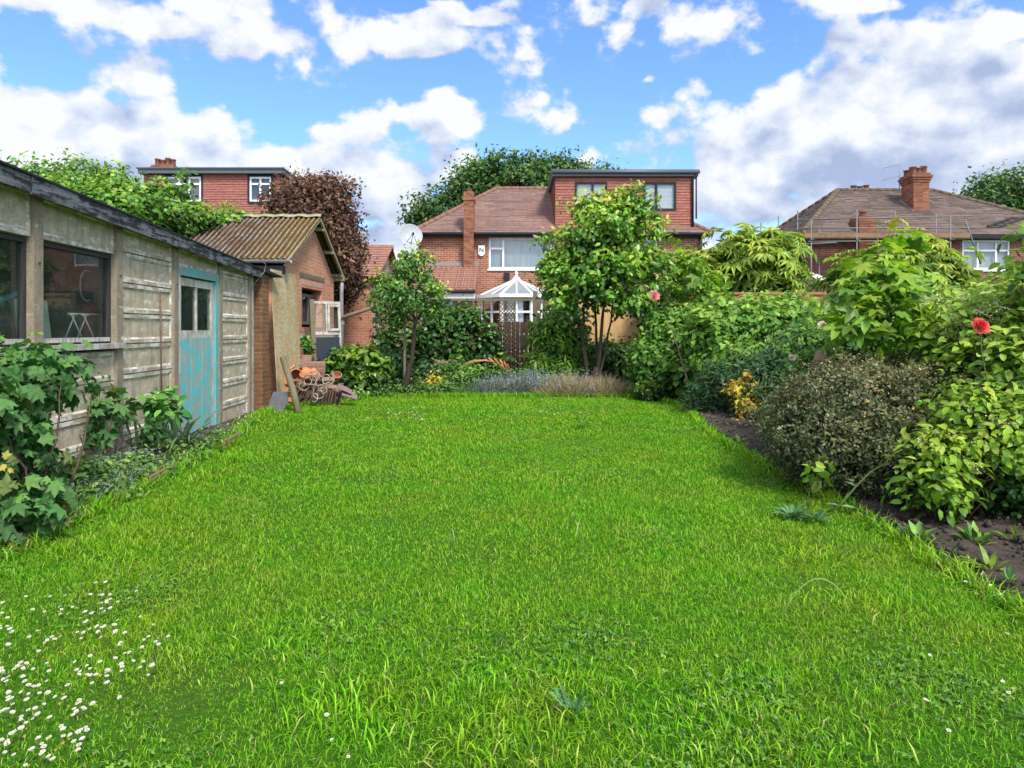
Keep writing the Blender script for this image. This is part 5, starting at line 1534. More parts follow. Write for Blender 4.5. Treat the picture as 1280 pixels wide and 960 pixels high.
low = None
mbp = [E(x, y, Y, rx, rz, ry) for (x, y, Y, rx, rz, ry) in ((460, 492, 13.8, 30, 7, .3), (495, 490, 14.1, 30, 9, .4), (540, 485, 14.3, 34, 12, .4), (575, 478, 14.6, 30, 16, .4), (430, 496, 13.4, 22, 5, .3), (390, 508, 12.3, 50, 4, .2), (560, 465, 15.2, 60, 12, .4), (480, 486, 14.6, 26, 9, .4), (620, 470, 15, 20, 12, .3), (665, 472, 15.2, 26, 14, .4), (700, 472, 15.0, 30, 12, .3), (340, 516, 11.4, 14, 4, .2), (790, 490, 14.2, 20, 6, .3))]
P, N, D, S, tv, C = crown(mbp, 700, 18, .07, 81, up=1.0, size=.06, shell=.2, droop=.0)
o = link_mesh('undergrowth', leaf_mesh('undergrowth', P, N, D, S, tv, 'ovate', L_['low']), None, (-1.5, 14.2, 0)); o['kind'] = 'stuff'
bush('nettle', 'tall bright green weedy plant in front of the brick stack', 'plant', (gx(572, 15.0), 15.0, 0), [E(572, 462, 15.0, 12, 24, .2), E(588, 472, 14.8, 14, 16, .2)], 50, 12, .06, .09, 'ovate', 'mixed', 82, 5, up=.7)
bush('nettle', 'bright green weed at the foot of the trellis gate', 'plant', (gx(622, 16.3), 16.3, 0), [E(622, 457, 16.3, 14, 14, .2), E(630, 450, 16.3, 8, 12, .2)], 30, 12, .06, .10, 'ovate', 'laurel', 83, 5, up=.7)
bush('weed', 'yellow brown fading weed left of the brick stack', 'plant', (gx(535, 14.3), 14.3, 0), [E(535, 480, 14.3, 10, 8, .15), E(545, 474, 14.3, 6, 8, .1)], 26, 10, .04, .06, 'ovate', 'orange', 84, 4, tbias=-.3)

# brick stack half hidden by plants
def place_block(name, c, size, rot, mat, parent=None):
    mb = MB(); R_ = Matrix.Rotation(rot[2], 3, 'Z') @ Matrix.Rotation(rot[1], 3, 'Y') @ Matrix.Rotation(rot[0], 3, 'X')
    ax = [R_ @ Vector(v) for v in ((1, 0, 0), (0, 1, 0), (0, 0, 1))]
    l, w, h = size; c = Vector(c); b = .006
    V = []
    for (sx, sy, sz) in ((-1, -1, -1), (1, -1, -1), (1, 1, -1), (-1, 1, -1), (-1, -1, 1), (1, -1, 1), (1, 1, 1), (-1, 1, 1)):
        for k in range(3):
            q = [sx * (l / 2 - b), sy * (w / 2 - b), sz * (h / 2 - b)]; q[k] += b * (sx, sy, sz)[k]
            V.append(c + ax[0] * q[0] + ax[1] * q[1] + ax[2] * q[2])
    import itertools
    bm_faces = []
    # six faces from the inset corners, then convex hull for the chamfers
    import bmesh
    bm = bmesh.new(); vs = [bm.verts.new(v) for v in V]; bmesh.ops.convex_hull(bm, input=vs); bm.verts.index_update()
    mb.add([v.co.copy() for v in bm.verts], [tuple(v.index for v in f.verts) for f in bm.faces]); bm.free()
    return mb.build(name, mat, parent, c)


rg = random.Random(9)
Yb = 15.6
k = 0
for row in range(2):
    for j in range(4):
        x = gx(598 + j * 13, Yb); z = gz(470, Yb) - .17 + row * .09
        o = place_block('brick', (x, Yb + rg.uniform(-.03, .03), z - .04), (.215, .1, .075), (0, 0, rg.uniform(-.1, .1)), M['loose_brick'])
        tag(o, 'old brick in the low loose stack before the ivy hedge', 'brick', 'bricks stacked before the ivy hedge')
mb = MB(); mb.box(gx(590, Yb), gx(634, Yb), Yb - .08, Yb + .3, 0, gz(470, Yb) - .26); tag(mb.build('stone_block', M['old_tile'], None, (gx(612, Yb), Yb, 0)), 'dark block lying under the loose brick stack before the ivy hedge', 'block')
for j in range(13):
    a = math.pi * (.93 - .80 * j / 12); r = .46
    c = (gx(602, Yb) + .05 + math.cos(a) * .62, Yb + .12, gz(466, Yb) + math.sin(a) * .32 - .05)
    o = place_block('roof_tile', c, (.25, .16, .022), (.1, -(a - math.pi / 2) * .7 + rg.uniform(-.08, .08) + (.5 if j > 7 else 0), rg.uniform(-.1, .1)), M['pot'] if j % 3 else M['loose_brick'])
    tag(o, 'clay tile laid in the low arch behind the loose brick stack', 'tile', 'clay tiles in the low arch')
for j in range(3):
    o = place_block('brick', at(548 + 9 * j, 452 + 2 * (j % 2), 15.8), (.2, .1, .07), (.1, .2, rg.uniform(-.6, .6)), M['dull_brick'])
    tag(o, 'dark brick half hidden in ivy behind the thin tree', 'brick', 'bricks half hidden in ivy')

# ================================================================== rubble heap by the outbuilding
YR_ = 12.55
ZB = lambda py, Y=YR_: gz(py, Y)
for j in range(17):
    px = 366 + j * 3.7 + rg.uniform(-.6, .6)
    o = place_block('roof_tile', (gx(px, 12.45), 12.45 + rg.uniform(-.03, .03), .135 + rg.uniform(-.012, .012)), (.27, .17, .013), (.1, -1.05 + rg.uniform(-.14, .14) - .02 * j, .25 + rg.uniform(-.15, .15)), M['old_tile'])
    tag(o, 'old roof tile on edge in the leaning row at the front of the rubble', 'roof tile', 'old roof tiles leaning in a row')
for (px, py, rx) in ((431, 486, .9), (437, 494, .55)):
    o = place_block('slate_tile', at(px, py, 12.3), (.28, .17, .02), (.4, .55 * rx, .35), noisy('purple_tile%d' % px, (.16, .10, .10), (.26, .17, .16), 9, .8, .2))
    tag(o, 'purple brown tile at the right end of the rubble, ' + ('the upper one' if px == 431 else 'the lower one on the grass'), 'roof tile')
for i, (px, py, dx, dz, rot) in enumerate(((361, 477, .16, .1, .3), (356, 486, .1, .09, .8), (361, 492, .2, .07, -.2), (366, 500, .2, .075, .35), (354, 478, .22, .05, -.1))):
    o = place_block('brick', at(px, py, 12.4), (dx, .1, dz), (.3 * rot, rot * .7, rot), M['pot'])
    tag(o, ('orange brick at the left end of the rubble, ' + ('highest of the loose ones', 'standing on end', 'middle one lying flat', 'lowest near the post foot', 'thin flat one behind')[i]), 'brick')
heap = [(372, 470, .9), (385, 472, .2), (398, 472, -.3), (410, 474, .5), (378, 480, .3), (392, 482, .9), (405, 484, .1), (417, 484, -.4), (370, 484, .4), (384, 490, 0), (398, 492, .4), (412, 492, .6), (366, 474, -.4), (424, 488, .3)]
for i, (px, py, r) in enumerate(heap):
    o = place_block('brick', at(px, py, 12.85), (.215, .105, .075), (.3 * r, .25 * math.sin(i * 2.1), r + i), M['dull_brick'])
    tag(o, 'dull brick under the clay pots in the middle of the rubble', 'brick', 'dull bricks in the middle of the rubble')
for i, (px, py, Y, s, r, lb) in enumerate(((382, 449, 13.4, (.2, .12, .17), .5, 'broken dark brick lump balanced on top at the back of the rubble'), (392, 459, 13.3, (.44, .2, .2), .15, 'large mortared brick lump at the back of the rubble'), (374, 457, 13.2, (.22, .1, .1), -.3, 'reddish brick at the back of the rubble beside the chipboard'))):
    o = place_block('brick_lump', at(px, py, Y), s, (.1, .12 * r, r), M['dull_brick'] if i != 1 else brick('lumpbrick', (.36, .2, .15), (.3, .15, .11), (.45, .38, .32))); tag(o, lb, 'brick lump')
mb = MB(); V = []
mb.lathe(at(396, 486, 13.0) - Z * .33, [(.62, -.05), (.5, .16), (.3, .30), (.0, .36)], 22)
tag(mb.build('earth_mound', M['soil'], None, at(396, 505, 13.0)), 'low heap of dark earth under the rubble bricks and pots', 'earth heap')


def flowerpot(c, r, h, axis, label, mat='pot', grp=None, tilt=0):
    t = thing('flowerpot', label, 'flowerpot', c, grp)
    mb = MB(); ax = Vector(axis).normalized()
    mb.lathe(c, [(0, -h / 2), (r * .68, -h / 2), (r * .92, h * .22)], 24, 0, ax)
    mb.lathe(c, [(r * .9, h * .5), (r * .62, -h * .44), (0, -h * .44)], 24, 1, ax)
    mb.build('body', [M[mat], M['pot_dark']], t)
    mb = MB(); mb.lathe(c, [(r * .92, h * .2), (r, h * .22), (r, h * .5), (r * .88, h * .5)], 24, 0, ax); mb.build('rim', M[mat], t)


flowerpot(at(360, 464, 12.75), .16, .12, (-.5, -.35, .9), 'wide shallow clay pot tipped over at the top left of the rubble')
flowerpot(at(368, 469, 12.5), .115, .2, (.55, -.8, .10), 'clay pot on its side with its dark open mouth towards the lawn')
flowerpot(at(382, 466, 12.5), .10, .17, (-.35, .3, -.85), 'upturned orange clay pot in the middle of the rubble top')
flowerpot(at(392, 466, 12.6), .085, .15, (.3, .4, -.8), 'smaller upturned clay pot beside the middle one on the rubble')
flowerpot(at(399, 470, 12.5), .07, .12, (.5, -.3, .6), 'smallest clay pot lying right of the upturned pots')
flowerpot(at(421, 471, 13.1), .09, .12, (.2, -.55, .8), 'single orange clay pot standing apart under the laurel')
# scroll ironwork
t = thing('scroll_ironwork', 'rusty pale wrought iron scrolls lying on the rubble', 'ironwork', at(392, 485, 12.25))
def spiral(c, r, turns, sgn, a0, n=26):
    return [Vector(c) + Vector((math.cos(a0 + sgn * turns * 2 * math.pi * i / n) * r * (1 - .8 * i / n), -.10 + .10 * math.sin(i), math.sin(a0 + sgn * turns * 2 * math.pi * i / n) * r * (1 - .8 * i / n))) * 1.0 if False else
            Vector(c) + Vector((math.cos(a0 + sgn * turns * 2 * math.pi * i / n) * r * (1 - .8 * i / n), .02 * math.sin(i * .6), math.sin(a0 + sgn * turns * 2 * math.pi * i / n) * r * (1 - .8 * i / n))) for i in range(n + 1)]
for (px, py, r, s, a0) in ((386, 476, .15, 1, -1.2), (394, 471, .11, -1, 2.4), (399, 492, .13, 1, 1.2), (409, 473, .14, -1, 1.0), (379, 482, .10, -1, .2), (404, 487, .09, 1, 3.0), (392, 498, .09, -1, 2.0)):
    mb = MB(); mb.tube(spiral(at(px, py, 12.22), r, 1.4, s, a0), .010, 6); mb.build('scroll', M['iron'], t)
mb = MB(); mb.tube([at(373, 486, 12.22), at(384, 480, 12.2), at(398, 482, 12.2), at(412, 478, 12.2)], .010, 6); mb.tube([at(390, 500, 12.2), at(392, 484, 12.2), at(398, 470, 12.2)], .010, 6); mb.build('bar', M['iron'], t)
bush('fern', 'small green plant growing out of the outbuilding wall beside the propped timber', 'plant', at(386, 432, 13.4), [E(384, 432, 13.45, 5, 9, .1)], 16, 10, .04, .08, 'ovate', 'mixed', 85, 0)

# ================================================================== left border
bush('lobed_leaf_shrub', 'large shrub with dark lobed leaves against the shed at the left edge', 'shrub', (gx(40, 4.7), 4.7, 0),
     [E(18, 487, 4.75, 50, 40, .3), E(76, 470, 5.0, 24, 24, .18), E(8, 565, 4.6, 46, 44, .3), E(52, 615, 4.55, 32, 26, .2), E(-50, 520, 4.3, 64, 84, .3), E(5, 640, 4.35, 50, 36, .22), E(100, 476, 5.1, 8, 12, .1), E(42, 446, 4.9, 36, 12, .2)],
     240, 6, .06, .12, 'currant', 'currant', 91, 26, .012, 'stem_brown', tbias=.05, sizevar=.5, up=.55, rnd=.5, shell=.4, droop=.5)
bush('lobed_leaf_shrub', 'small offshoot with lobed leaves between the big left shrub and the strap leaved clump', 'shrub', (gx(135, 6.6), 6.6, 0),
     [E(140, 512, 6.7, 16, 16, .14), E(118, 528, 6.5, 14, 26, .14)], 26, 4, .05, .15, 'currant', 'currant', 92, 8, .009, up=.8, tbias=.08)
bush('bramble', 'upright leafy sprig with reddish stem in front of the concrete wall by the door', 'plant', (gx(198, 7.8), 7.7, 0),
     [E(200, 505, 7.8, 16, 16, .16), E(192, 525, 7.7, 20, 16, .2), E(182, 548, 7.6, 16, 14, .2), E(215, 520, 7.7, 12, 10, .12)], 66, 6, .05, .11, 'ovate', 'currant', 93, 10, .008, up=.6, tbias=.12, droop=.5)
t = thing('strap_leaf_plant', 'clump of long arching grey green strap leaves beside the turquoise door', 'plant', (gx(212, 7.7), 7.7, 0))
g2 = random.Random(3)
blades('leaves', t, [(gx(214, 7.6) + g2.uniform(-.14, .18), 7.6 + g2.uniform(-.16, .16), 0) for _ in range(44)], 5, (.55, .92), .038, 'strap', .95, .85, 8)
blades('leaves', t, [(gx(175, 7.4) + g2.uniform(-.12, .1), 7.4 + g2.uniform(-.1, .1), 0) for _ in range(9)], 6, (.45, .7), .035, 'strap', .6, .5, 6, tmid=.2)
t = thing('forget_me_nots', 'drift of tiny blue forget-me-nots in the left border', 'flowers', (gx(150, 6.2), 6.2, 0))
for (px, Y, rx, L, sd, fl) in ((135, 6.1, .26, .20, 1, .34), (160, 6.5, .24, .20, 2, .34), (112, 5.6, .24, .18, 3, .28), (85, 5.3, .22, .18, 5, .2), (40, 4.7, .2, .16, 6, .06)):
    stalks(t, 'stalks', (gx(px, Y), Y, rx, .28), 520, L, 'low', 95 + sd, .004, .7, None, ('blossoms', 'fmn', fl, .014))
bl = [E(*q) for q in ((120, 625, 5.5, 50, 16, .25), (180, 590, 6.4, 46, 14, .25), (60, 655, 4.85, 50, 16, .22), (240, 562, 7.5, 36, 9, .22), (275, 545, 8.6, 24, 6, .2), (5, 690, 4.4, 50, 12, .18), (150, 590, 6.3, 50, 22, .25), (300, 532, 9.6, 18, 5, .2), (225, 575, 7.1, 30, 9, .2), (90, 660, 4.9, 24, 7, .15), (150, 622, 5.7, 24, 8, .15), (200, 602, 6.3, 20, 7, .15), (95, 600, 5.6, 40, 26, .2))]
P, N, D, S, tv, C = crown(bl, 760, 16, .05, 101, up=1.0, size=.046, shell=.2, droop=0)
o = link_mesh('undergrowth', leaf_mesh('undergrowth', P, N, D, S, tv, 'ovate', L_['low']), None, (-3.3, 6.2, 0)); o['kind'] = 'stuff'
o = link_mesh('yellow_leaf', leaf_mesh('yellow_leaf', np.array([tuple(at(6 + i * 2, 575 + 5 * i, 4.3)) for i in range(3)]), np.array([(.4, -.8, .3)] * 3), np.array([(.2, 0, 1), (-.5, 0, -.6), (.6, .0, -.5)], float), np.array([.07, .06, .05]), np.array([.2, .5, .3]), 'currant', L_['orange']), None, at(6, 580, 4.3))
tag(o, 'bright yellow fading leaves low on the big lobed shrub at the left', 'leaves')
# timber edging along the lawn
edge_pts = [(-3.04, 4.2), (-3.06, 4.75), (-3.10, 5.35), (-3.14, 6.0), (-3.17, 6.6), (-3.21, 7.2), (-3.28, 7.9), (-3.38, 8.7)]
for i in range(len(edge_pts) - 1):
    (xa, ya), (xb, yb_) = edge_pts[i], edge_pts[i + 1]
    if i in (1, 2, 4, 5): continue
    mb = MB(); A = Vector((xa, ya + .02, .035)); Bq = Vector((xb, yb_ - .03, .038 + .01 * (i % 2)))
    mb.bar(A, Bq, .035, .085)
    tag(mb.build('edging_board', M['edging'], None, A), 'rotting timber edging strip between the lawn and the left border', 'edging', 'timber edging strips of the left border')

# ================================================================== right border
t = bush('dome_shrub', 'dense rounded shrub with small dull brown green leaves at the right lawn edge', 'shrub', (3.05, 5.9, 0),
         [(2.95, 5.95, .50, .80, .80, .55), (3.35, 6.3, .62, .80, .75, .50), (2.62, 6.0, .42, .46, .55, .42), (3.0, 6.2, .72, .62, .6, .38), (3.45, 5.7, .55, .62, .6, .50), (2.75, 5.45, .36, .42, .42, .36), (3.1, 5.25, .36, .45, .40, .36)],
         1500, 40, .042, .032, 'dia', 'euon', 111, 40, .012, 'bark', up=.5, droop=-.6, shell=.70, out=.8, rnd=.8, tbias=.04)
foliage(t, [(3.0, 5.9, .45, .6, .55, .4)], 160, 24, .1, .05, 'dia', 'euon', 112, name='inner_foliage', tbias=-.35)
mt = thing('maple_sapling', 'maple sapling with large bright yellow green lobed leaves above the dome bush', 'sapling', (gx(1090, 6.6), 6.6, 0))
_, C = foliage(mt, [E(1090, 345, 6.6, 38, 34, .35), E(1060, 360, 6.5, 30, 20, .25), E(1120, 350, 6.6, 36, 26, .3), E(1100, 395, 6.4, 56, 32, .35), E(1055, 405, 6.5, 30, 24, .25), E(1095, 290, 6.6, 16, 18, .12), E(1140, 400, 6.4, 26, 26, .2), E(1130, 300, 6.8, 16, 8, .1)], 92, 3.2, .07, .19, 'maple', 'maple', 113, name='leaves', up=1.3, rnd=.35, droop=.25, shell=.25)
ms = curve((gx(1090, 6.6), 6.6, -.02), at(1096, 278, 6.6), (.04, 0, 0), 8, .015, random.Random(2))
mb = MB(); mb.tube(ms, [.018 * (1 - .8 * i / 8) for i in range(9)], 7); twigs(mb, ms[2:], pick(C, 30, 8), .006, 12, sag=-.2); mb.build('stem', M['stem_green'], mt)
foliage(mt, [E(1120, 276, 6.6, 5, 3, .03)], 3, 2, .03, .12, 'maple', 'orange', 114, name='yellow_leaf', tbias=-.4)
bush('maple_bush', 'lime green lobed leaf bush in front of the orange brown fence', 'shrub', (gx(870, 15.4), 15.4, 0),
     [E(860, 350, 15.4, 26, 36, .6), E(885, 365, 15.2, 26, 24, .6), E(850, 325, 15.6, 22, 22, .4), E(900, 395, 15.0, 24, 26, .5), E(870, 400, 15.2, 18, 20, .4)],
     110, 7, .13, .22, 'maple', 'maple', 115, 14, up=.9, tbias=-.08)
bush('fatsia', 'tall evergreen with drooping fingered leaves over the fence left of the scaffolding', 'shrub', (gx(930, 19), 19.0, 0),
     [E(940, 330, 19, 52, 32, 1.0), E(905, 335, 19, 34, 26, .8), E(965, 318, 19, 32, 26, .7), E(925, 312, 19, 24, 16, .6), E(950, 360, 19, 50, 24, .8), E(880, 345, 19, 26, 20, .6)],
     260, 6, .22, .46, 'palm', 'fatsia', 116, 16, .05, up=1.1, droop=.3, rnd=.4, tbias=.05)
bush('fatsia', 'tall evergreen with drooping fingered leaves in front of the dark brick house', 'shrub', (gx(1110, 13.5), 13.5, 0),
     [E(1085, 342, 13.5, 34, 26, .8), E(1130, 330, 13.5, 50, 22, .9), E(1165, 338, 13.5, 28, 24, .7), E(1115, 362, 13.4, 66, 22, .8), E(1150, 316, 13.5, 22, 12, .4), E(1195, 372, 13.2, 30, 14, .6)],
     240, 6, .14, .33, 'palm', 'fatsia', 117, 16, .05, up=1.1, droop=.3, rnd=.4, tbias=.05)
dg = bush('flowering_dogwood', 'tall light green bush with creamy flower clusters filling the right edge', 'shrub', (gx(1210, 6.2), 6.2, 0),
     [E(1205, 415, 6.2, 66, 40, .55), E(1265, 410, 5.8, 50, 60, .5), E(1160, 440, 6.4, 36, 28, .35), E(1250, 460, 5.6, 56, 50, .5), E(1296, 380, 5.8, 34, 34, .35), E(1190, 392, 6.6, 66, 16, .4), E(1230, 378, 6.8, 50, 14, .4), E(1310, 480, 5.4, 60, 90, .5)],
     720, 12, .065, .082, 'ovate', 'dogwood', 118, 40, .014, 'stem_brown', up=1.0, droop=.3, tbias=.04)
foliage(dg, [E(1200, 395, 6.2, 70, 30, .5), E(1255, 420, 5.8, 50, 50, .45)], 170, 18, .03, .026, 'tiny', 'cream', 119, name='blossoms', up=1.0)
rs = bush('raspberry', 'low arching raspberry with yellow green leaves in front of the dome bush', 'shrub', (gx(1190, 4.75), 4.8, 0),
     [E(1184, 570, 4.8, 50, 34, .25), E(1168, 606, 4.75, 36, 30, .22), E(1235, 555, 4.8, 44, 36, .3), E(1210, 510, 5.0, 50, 34, .3), E(1270, 540, 4.8, 40, 60, .3), E(1150, 590, 4.8, 20, 22, .18)],
     330, 10, .05, .068, 'ovate', 'rasp', 120, 36, .007, 'stem_brown', up=1.0, droop=.35, tbias=.05, rnd=.45)
foliage(rs, [E(1190, 560, 4.7, 50, 36, .25), E(1240, 540, 4.7, 44, 40, .25)], 34, 12, .02, .018, 'tiny', 'cream', 121, name='blossoms', up=1.0)
bush('shrub', 'dark evergreen undergrowth shrub below the flowering bush at the right edge', 'shrub', (gx(1260, 4.9), 4.95, 0),
     [E(1255, 600, 5.0, 50, 40, .3), E(1290, 610, 4.8, 40, 50, .3), E(1225, 625, 5.0, 30, 24, .2), E(1320, 560, 4.8, 50, 90, .3)], 300, 18, .07, .05, 'ovate', 'ivy', 122, 10, tbias=-.15)
bush('shrub', 'mid green leafy bush behind the maple sapling stem', 'shrub', (gx(1060, 8.2), 8.2, 0),
     [E(1060, 420, 8.2, 46, 40, .5), E(1110, 430, 8.0, 50, 34, .5), E(1030, 440, 8.4, 34, 40, .4), E(1085, 385, 8.6, 50, 24, .5), E(1160, 390, 8.4, 60, 34, .6), E(1150, 440, 7.6, 40, 34, .4)],
     520, 14, .085, .085, 'ovate', 'mixed', 123, 24, up=.8, tbias=.03)
bush('shrub', 'yellow green leafy bush between the side fence and the flowering bush', 'shrub', (gx(1190, 9.5), 9.5, 0),
     [E(1180, 385, 9.5, 60, 22, .6), E(1245, 382, 9.0, 50, 24, .6), E(1130, 390, 9.8, 50, 22, .5), E(1276, 352, 8.8, 14, 22, .35), E(1200, 415, 9.2, 90, 36, .6)],
     330, 10, .10, .14, 'ovate', 'rasp', 124, 16, up=1.0, tbias=.02)
bush('overhanging_branch', 'leafy branch hanging in at the upper right edge of the garden', 'branch', at(1300, 330, 5.5),
     [E(1282, 335, 5.5, 18, 30, .2), E(1285, 290, 5.5, 10, 14, .15), E(1300, 370, 5.5, 24, 24, .2)], 40, 6, .05, .10, 'ovate', 'dogwood', 125, 0, up=.8)
mb = MB(); mb.tube([(gx(1330, 5.6), 5.6, 0), at(1320, 450, 5.6), at(1300, 330, 5.5), at(1284, 285, 5.5)], [.03, .025, .014, .006], 7); mb.build('stem', M['stem_brown'], bpy.data.objects['overhanging_branch'])

# roses
def bloom(parent, c, r, mat, seed, name='bloom', face=(0, -1, .5)):
    g = np.random.default_rng(seed); n = 34; fd = norm(np.array([face], float))[0]
    a = np.arange(n) * 2.4; rad = np.sqrt(np.arange(n) / n)
    x = norm(np.cross(fd, (0, 0, 1.0))[None])[0]; y = np.cross(x, fd)
    O = x[None] * np.cos(a)[:, None] + y[None] * np.sin(a)[:, None]
    P = np.array(c)[None] + O * (rad * r * .35)[:, None] - fd[None] * (rad * r * .25)[:, None]
    D = norm(O * (.25 + .9 * rad)[:, None] + fd[None] * (1.1 - .9 * rad)[:, None] + g.normal(size=(n, 3)) * .12)
    N = norm(-O * (1.1 - .6 * rad)[:, None] + fd[None] * (.2 + rad)[:, None])
    me = leaf_mesh(name, P, N, D, r * (.6 + .35 * rad), np.clip(rad * .9 + .25 * (g.random(n) - .5), 0, 1), 'petal', L_[mat]); return link_mesh(name, me, parent, None)


def rose(label, base, c, r, mat, seed, leaves=14, mid=None):
    t = thing('rose', label, 'rose', base); c = Vector(c)
    bloom(t, c, r, mat, seed)
    pts = curve(base, c - Z * .02, (.04, 0, 0), 7, .012, random.Random(seed))
    mb = MB(); mb.tube(pts, [.008 - .0006 * i for i in range(8)], 6); mb.build('stem', M['stem_green'], t)
    g = np.random.default_rng(seed); k = g.integers(3, 7, leaves); P = np.array([tuple(pts[i]) for i in k]) + g.normal(size=(leaves, 3)) * .05
    me = leaf_mesh('leaves', P, g.normal(size=(leaves, 3)) * .4 + np.array((0, 0, 1)), g.normal(size=(leaves, 3)), .06 + .03 * g.random(leaves), g.random(leaves), 'ovate', L_['mixed']); link_mesh('leaves', me, t, None)


rose('bright red rose in full bloom at the right edge above the light green bush', (gx(1232, 5.2), 5.2, 0), at(1225, 408, 5.05), .058, 'petal_red', 3)
rose('pale pink rose bloom above the cut wooden stump', (gx(1034, 8.0), 8.0, 0), at(1028, 407, 7.7), .05, 'petal_pink', 4)
rose('faded pale rose low in front of the narrow leaved dark shrub', (gx(990, 7.6), 7.9, 0), at(990, 447, 7.5), .035, 'petal_pink', 5)
rose('rose pink bloom high beside the crown of the central tree', (gx(826, 14.4), 14.4, 0), at(817, 370, 14.2), .11, 'petal_rose', 6)
bush('rose_bush', 'thin leggy rose foliage between the dark narrow leaved shrub and the dome bush', 'shrub', (gx(1005, 7.6), 7.6, 0),
     [E(1020, 425, 7.8, 26, 26, .25), E(985, 440, 7.6, 20, 26, .2), E(1000, 480, 7.4, 16, 26, .2), E(1040, 445, 7.6, 14, 16, .15)], 80, 8, .05, .05, 'ovate', 'mixed', 126, 14, .006, 'stem_green', tbias=.06)
mb = MB(); a = at(1022, 470, 7.6); mb.tube([(gx(1022, 7.6), 7.6, 0), (a.x, a.y, a.z), at(1026, 438, 7.6)], [.075, .07, .062], 9); mb.tube([at(1030, 466, 7.65), at(1034, 445, 7.65)], [.04, .035], 8)
tag(mb.build('tree_stump', M['bark_pale'], None, (gx(1022, 7.6), 7.6, 0)), 'short cut wooden stump standing among leaves above the dome bush', 'stump')
oy = bush('golden_shrub', 'small plant with yellow and orange leaves in the bare soil at the right', 'plant', (gx(935, 10.2), 10.2, 0),
     [E(922, 484, 10.2, 12, 10, .12), E(932, 474, 10.2, 7, 9, .08), E(940, 508, 10.1, 17, 10, .16), E(925, 498, 10.1, 10, 8, .1), E(945, 485, 10.2, 8, 8, .1), E(925, 524, 10.0, 6, 6, .06), E(915, 482, 10.2, 5, 5, .06)],
     62, 7, .035, .075, 'orangeleaf', 'orange', 127, 8, .006, up=.9)
# arching flower spike and weeds
t = thing('arching_weed', 'tall weed with a bent over pinkish flower spike at the foot of the dome bush', 'weed', (gx(1040, 5.1), 5.1, 0))
ap = [(gx(1030, 5.1), 5.1, 0), at(1050, 632, 5.05), at(1070, 608, 5.0), at(1088, 590, 5.0), at(1105, 580, 4.98), at(1116, 578, 4.97), at(1121, 588, 4.96)]
mb = MB(); mb.tube(ap, [.008, .008, .007, .006, .006, .006, .004], 6); mb.build('stem', M['stem_green'], t)
g = np.random.default_rng(7); Q = np.array([tuple(Vector(ap[4]).lerp(Vector(ap[5]), f)) for f in g.random(40)] + [tuple(Vector(ap[5]).lerp(Vector(ap[6]), f)) for f in g.random(40)]) + g.normal(size=(80, 3)) * .007
link_mesh('flower_spike', leaf_mesh('flower_spike', Q, g.normal(size=(80, 3)), g.normal(size=(80, 3)), np.full(80, .016), g.random(80), 'tiny', L_['petal_pink']), t, None)
P = np.array([tuple(Vector(p)) for p in (ap[1], ap[2], ap[1], ap[0], ap[0])]); link_mesh('leaves', leaf_mesh('leaves', P, np.array([(0, -.5, 1)] * 5, float), np.array([(-.6, 0, .5), (-.3, 0, .8), (.8, -.2, .1), (-1, -.2, .1), (1, -.3, .2)], float), np.array([.1, .09, .13, .16, .14]), np.array([.4, .5, .6, .6, .5]), 'lance', L_['strap']), t, None)


def rosette(name, label, c, n, size, mat, seed, tm='lance', up=.5, cat='weed'):
    t = thing(name, label, cat, c); g = np.random.default_rng(seed); a = g.random(n) * 6.28; el = .15 + up * g.random(n)
    D = np.stack([np.cos(a) * np.cos(el), np.sin(a) * np.cos(el), np.sin(el)], 1); P = np.repeat(np.array([tuple(c)]), n, 0) + D * .02 + np.array((0, 0, .02)); N = np.stack([-np.cos(a) * np.sin(el), -np.sin(a) * np.sin(el), np.cos(el)], 1) + g.normal(size=(n, 3)) * .15
    link_mesh('leaves', leaf_mesh('leaves', P, N, D, size * (.6 + .6 * g.random(n)), np.clip(.5 + g.normal(size=n) * .25, 0, 1), tm, L_[mat]), t, None)
    return t


def gp(px, py): Y = F * HCAM / (py - HY); return Vector((gx(px, Y), Y, .0))


wide = Tmpl([(0, 0, 0), (-.14, .3, .04), (.14, .3, .04), (0, .32, 0), (-.13, .68, .03), (.13, .68, .03), (0, .7, -.03), (0, 1, -.12)], [(0, 3, 1), (0, 2, 3), (1, 3, 6, 4), (3, 2, 5, 6), (4, 6, 7), (6, 5, 7)])
T['wide'] = wide
rosette('soil_weed', 'small leafy seedling on the soil under the raspberry', gp(1148, 682), 30, .11, 'mixed', 1, 'wide', .9)
rosette('soil_weed', 'taller leafy seedling on the soil at the right edge', gp(1220, 690), 34, .13, 'mixed', 2, 'wide', 1.2)['label']
t = rosette('soil_weed', 'grassy seedling near the lawn edge at the lower right', gp(1238, 722), 16, .14, 'rasp', 3, 'lance', .9)
rosette('soil_weed', 'tiny yellow green shoots in the soil beside the right edge', gp(1268, 684), 7, .12, 'rasp', 4, 'lance', 1.3)
rosette('soil_weed', 'small weed on the soil left of the dome bush', gp(925, 560), 10, .12, 'mixed', 5, 'wide', .9)
bush('soil_weed', 'thin upright weed with lobed leaves in front of the dome bush', 'weed', gp(1022, 632) , [E(1022, 590, 5.2, 14, 18, .06)], 9, 3, .03, .09, 'ovate', 'rasp', 128, 5, .004, 'stem_green')
t = rosette('dock', 'clump of broad bluish dock leaves spreading on the lawn by the dome bush', gp(990, 650), 26, .14, 'dock', 6, 'wide', .6)
rosette('dock', 'second smaller cluster of bluish dock leaves beside the arching weed', gp(1022, 655), 14, .12, 'dock', 16, 'wide', .6)
